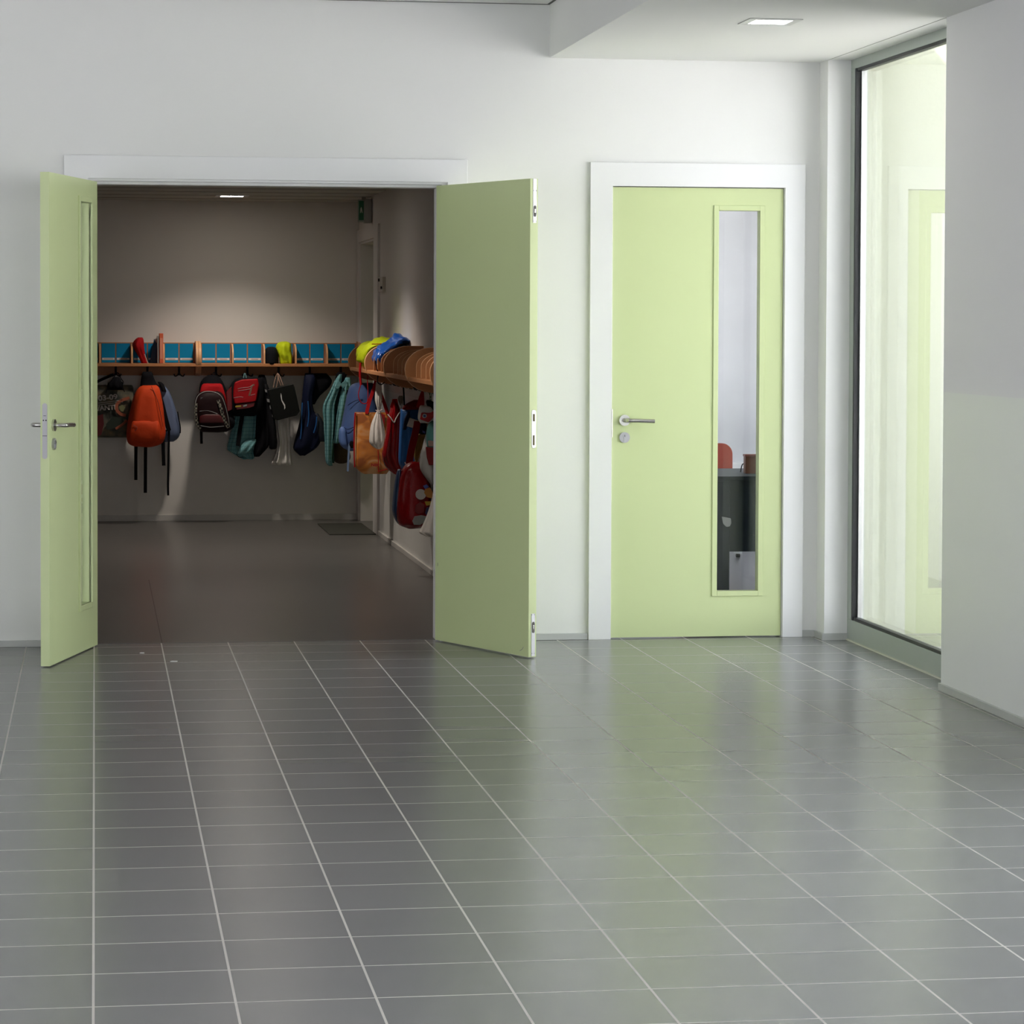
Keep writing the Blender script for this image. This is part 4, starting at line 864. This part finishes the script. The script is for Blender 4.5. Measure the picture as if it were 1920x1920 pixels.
# white bag with red pocket
YJ = 3.30
t = thing('white_gym_bag', B(800, 905, YJ), 'white gym bag with red lower panel beside the plain door leaf', 'bag')
loft('bag_body', [(838, 795, 809, YJ, .02), (845, 790, 811, YJ, .05), (865, 787, 812.5, YJ, .065), (878, 788, 812.5, YJ, .07), (890, 794, 812.5, YJ, .065), (903, 804, 812, YJ, .04), (908, 808, 812, YJ, .02)], mat('grey_white_nylon', (.42, .41, .39), .6, bump=(20, .3)), t, wob=.003, seed=2)
build('red_pocket', quadpatch([(798, 838), (812.5, 836), (812.5, 872), (804, 872), (800, 858)], YJ-.066, .01, .003), mat('deep_red_cloth', (.20, .003, .005), .6), t)
YK = 3.02
t = thing('teal_round_bag', B(808, 836, YK), 'rounded teal and pink bag cut by the plain door leaf edge', 'bag')
loft('bag_body', [(789, 810, 822, YK, .02), (795, 804, 824, YK, .05), (808, 800, 825, YK, .065), (825, 799.5, 825, YK, .065), (838, 801, 824, YK, .05)], mat('teal_cotton', (.08, .26, .25), .7), t)
build('pink_band', quadpatch([(802, 826), (822, 826), (822, 837), (803, 837)], YK-.05, .014, .003), mat('dusty_pink', (.30, .20, .17), .7), t)
# big red vinyl bag, front
YL = 3.42
t = thing('red_vinyl_bag', B(772, 990, YL), 'large shiny red vinyl bag with a coloured print and white cord', 'bag')
bm = new_bm(); add_loft(bm, [(866, 770, 786, YL, .03), (875, 758, 792, YL, .07), (895, 749, 805, YL, .09), (925, 746, 808, YL, .10), (955, 743, 808, YL, .10), (975, 744, 808, YL, .10), (985, 750, 806, YL, .08), (990, 762, 802, YL, .04)], n=48, p=2.8, wob=.005, fold=.04, ff=7, seed=4)
build('bag_body', bm, REDG, t, smooth='all')
loft('blue_side', [(880, 746, 752, YL+.03, .03), (900, 741, 752, YL+.03, .05), (940, 736, 750, YL+.03, .06), (960, 736, 748, YL+.03, .055), (975, 741, 748, YL+.03, .04), (982, 746, 750, YL+.03, .02)], mat('dark_blue_vinyl', (.012, .035, .10), .3), t, seed=2)
YM = YL-.108
bm = new_bm(); c = B(789, 927, YM); add_cyl(bm, (c.x, YM-.003, c.z), (c.x, YM+.006, c.z), .030, seg=28); build('white_print_disc', bm, mat('print_white', (.42, .40, .38), .3), t)
build('orange_print_patch', quadpatch([(797, 917), (806, 914), (811, 922), (810, 935), (800, 932), (795, 924)], YM-.001, .004, .001), mat('print_orange', (.35, .14, .02), .3), t)
build('blue_print_patch', quadpatch([(793, 911), (800, 908), (804, 913), (797, 917)], YM-.001, .004, .001), mat('print_blue', (.05, .08, .30), .3), t)
build('dark_red_print_patch', quadpatch([(779, 947), (788, 941), (796, 946), (795, 961), (785, 964), (778, 960)], YM+.001, .004, .001), mat('print_maroon', (.13, .004, .006), .3), t)
build('yellow_print_patch', quadpatch([(796, 940), (810, 940), (810, 947), (799, 948)], YM-.001, .004, .001), mat('print_yellow', (.33, .22, .02), .3), t)
build('grey_print_patch', quadpatch([(777, 968), (790, 966), (800, 968), (798, 978), (788, 984), (776, 984), (773, 977)], YM+.002, .005, .001), mat('print_grey', (.20, .21, .20), .3), t)
build('navy_print_patch', quadpatch([(799, 952), (808, 950), (810, 966), (802, 970), (797, 962)], YM-.001, .004, .001), mat('print_navy', (.01, .015, .06), .3), t)
# white cloth in front
YN = 3.0
t = loft('white_cloth', [(925, 812, 820, YN, .02), (950, 806, 822, YN, .03), (975, 797, 822, YN, .04), (992, 789, 822, YN, .045), (999, 786, 822, YN, .045), (1006, 800, 822, YN, .03)], WHITEC, n=40, fold=.2, ff=7, seed=6)
tag(t, 'white cloth with a pointed corner hanging beside the plain door leaf', 'cloth')

# ------------------------------------------------------------------ office behind the single door
CONC = mat('fair_faced_concrete', (.72, .735, .77), .7, noise=(2.2, .16), bump=(8, .1))
bm = new_bm(); add_box(bm, 2.05, 5.3, .07, 6.4, -.1, 0); struct('floor_office', bm, mat('office_floor', (.085, .085, .095), .3), 'dark floor of the office seen through the door glass', 'floor')
bm = new_bm(); add_box(bm, 2.05, 5.3, .16, 6.4, 2.7, 2.8); struct('ceiling_office', bm, CEIL, 'white office ceiling', 'ceiling')
bm = new_bm(); add_box(bm, 2.05, 5.3, 6.2, 6.4, 0, 2.8); struct('wall_office_back', bm, CONC, 'fair faced concrete wall seen through the door glass', 'wall')
bm = new_bm(); add_box(bm, 2.05, 2.15, .16, 6.2, 0, 2.8); struct('wall_office_left', bm, WALL, 'white office side wall', 'wall')
bm = new_bm(); add_box(bm, 5.2, 5.3, .16, 6.2, 0, .8); add_box(bm, 5.2, 5.3, .16, 6.2, 2.4, 2.8); add_box(bm, 5.2, 5.3, .16, 1.3, .8, 2.4); add_box(bm, 5.2, 5.3, 5.3, 6.2, .8, 2.4)
struct('wall_office_right', bm, WALL, 'white office outer wall with a window opening', 'wall')
bm = new_bm(); add_box(bm, 3.8, 5.2, 6.10, 6.2, .42, .50, bev=.004); struct('trim_8', bm, TRIMW, 'pale ledge at the foot of the concrete wall', 'trim')
NAVYP = mat('dark_blue_laminate', (.010, .018, .027), .5, spec=.2)
t = empty('office_table', (3.7, 2.0, 0), 'dark blue table with a deep front panel seen through the door glass', 'table')
bm = new_bm(); add_box(bm, 3.16, 4.5, 1.80, 2.60, .625, .648, bev=.003); build('table_top', bm, NAVYP, t)
bm = new_bm(); add_box(bm, 3.20, 4.46, 1.84, 1.86, .245, .625, bev=.002); build('front_panel', bm, NAVYP, t)
for x, y in ((3.29, 1.82), (4.4, 1.82), (3.29, 2.5), (4.4, 2.5)):
    bm = new_bm(); add_box(bm, x-.035, x+.035, y-.02, y+.03, 0, .625, bev=.004); build('leg', bm, NAVYP, t)
q = [B(x, y, 1.83) for x, y in ((1350.5, 968), (1357, 969), (1367, 971), (1368, 980), (1365, 986), (1359, 987), (1353, 981))]
bm = new_bm(); add_prism(bm, [(v.x, v.z) for v in q], 'y', 1.788, 1.80, bev=.001); build('bright_cutout', bm, mat('pale_plastic_and_cutout', (.48, .50, .52), .4), t)  # pale plate stands for the bright view through a cutout
t = empty('wooden_box', (3.56, 2.2, .648), 'brown wooden box standing on the dark office table', 'box')
a = B(1398, 860, 2.05)
bm = new_bm(); add_box(bm, a.x, a.x+.30, 2.05, 2.10, .648, .745, bev=.003); build('box_body', bm, mat('brown_wood', (.17, .062, .034), .45, noise=(12, .2)), t)
bm = new_bm(); add_box(bm, a.x-.003, a.x+.303, 2.046, 2.104, .740, .752, bev=.002); build('box_lid', bm, mat('red_brown_wood', (.20, .050, .038), .4), t)
bm = new_bm(); add_tube(bm, [B(1387.5, 888, 2.2), B(1390, 877, 2.2), B(1392, 871, 2.2), B(1396, 869, 2.2)], .003, seg=6)
tag(build('cable', bm, BLACK, smooth=50), 'thin dark cable curving up beside the brown wooden box', 'cable')
t = empty('orange_chair', (3.9, 4.6, 0), 'orange red chair with rounded back behind the dark office table', 'chair')
ORC = mat('orange_red_shell', (.27, .030, .014), .55, spec=.2)
c1 = B(1373.5, 845, 4.6); x1 = c1.x; zt = B(1350, 831, 4.6).z
pts = [(x1-.36, .36), (x1, .36)]
for k in range(9): a_ = PI/2*k/8; pts.append((x1-.07+.07*math.cos(a_), zt-.07+.07*math.sin(a_)))
for k in range(9): a_ = PI/2+PI/2*k/8; pts.append((x1-.29+.07*math.cos(a_), zt-.07+.07*math.sin(a_)))
bm = new_bm(); add_prism(bm, pts, 'y', 4.595, 4.612, bev=.003); build('backrest', bm, ORC, t, smooth=30)
bm = new_bm(); add_box(bm, x1-.36, x1, 4.62, 4.96, .35, .368, bev=.006); build('seat', bm, ORC, t)
for x in (x1-.34, x1-.02):
    for y in (4.63, 4.94): bm = new_bm(); add_cyl(bm, (x, y, 0), (x, y, .35), .011); build('leg', bm, STEEL, t, smooth=40)
t = empty('white_work_table', (4.1, 4.3, 0), 'pale table farther back on conical legs with castors', 'table')
bm = new_bm(); add_box(bm, 3.90, 4.9, 4.2, 4.55, .50, .52, bev=.002); build('table_top', bm, mat('pale_plastic_and_cutout', (.4,)*3), t)
for x, y in ((3.97, 4.36), (4.75, 4.36)):
    bm = new_bm(); add_cyl(bm, (x, y, .024), (x, y, .50), .026, .036, seg=24); build('leg', bm, mat('pale_plastic_and_cutout', (.4,)*3), t, smooth=40)
    bm = new_bm(); add_cyl(bm, (x-.012, y, .011), (x+.012, y, .011), .011, seg=20); add_cyl(bm, (x, y, .012), (x, y, .03), .008, seg=12); build('castor', bm, BLACK, t, smooth=40)

# ------------------------------------------------------------------ outdoors beyond the glass
bm = new_bm(); add_box(bm, 3.62, 30, -30, .0, -.25, -.05); add_box(bm, 5.3, 30, 0, 20, -.25, -.05)
struct('ground_outside', bm, mat('sandy_gravel', (.52, .49, .47), .9, noise=(40, .2)), 'pale sandy ground outside the tall window', 'ground')
bm = new_bm(); add_box(bm, 3.49, 5.3, -.05, .16, -.1, 3.2)
struct('wall_outside_return', bm, mat('green_render', (.40, .405, .30), .9, bump=(40, .2)), 'green rendered outer wall beyond the tall window', 'wall')
bm = new_bm(); add_box(bm, 14, 14.4, -30, 20, -.2, 2.6)
struct('wall_outside_garden', bm, mat('garden_wall', (.72, .73, .74), .9), 'garden wall across the yard', 'wall')

# small paper scraps on the tiles
for (x, y, w, a, lb) in ((.335, -.62, .016, .4, 'small white paper scrap on the tiles just outside the double door'), (.205, -.30, .010, 1.2, 'tiny white paper scrap on the tiles close to the corridor threshold')):
    bm = new_bm(); add_prism(bm, [(x-w, y-.004), (x+w*.8, y-.010), (x+w, y+.004), (x-w*.3, y+.009)], 'z', .0002, .0022)
    tag(build('paper_scrap', bm, PAPER), lb, 'paper scrap', 'paper scraps on the floor')
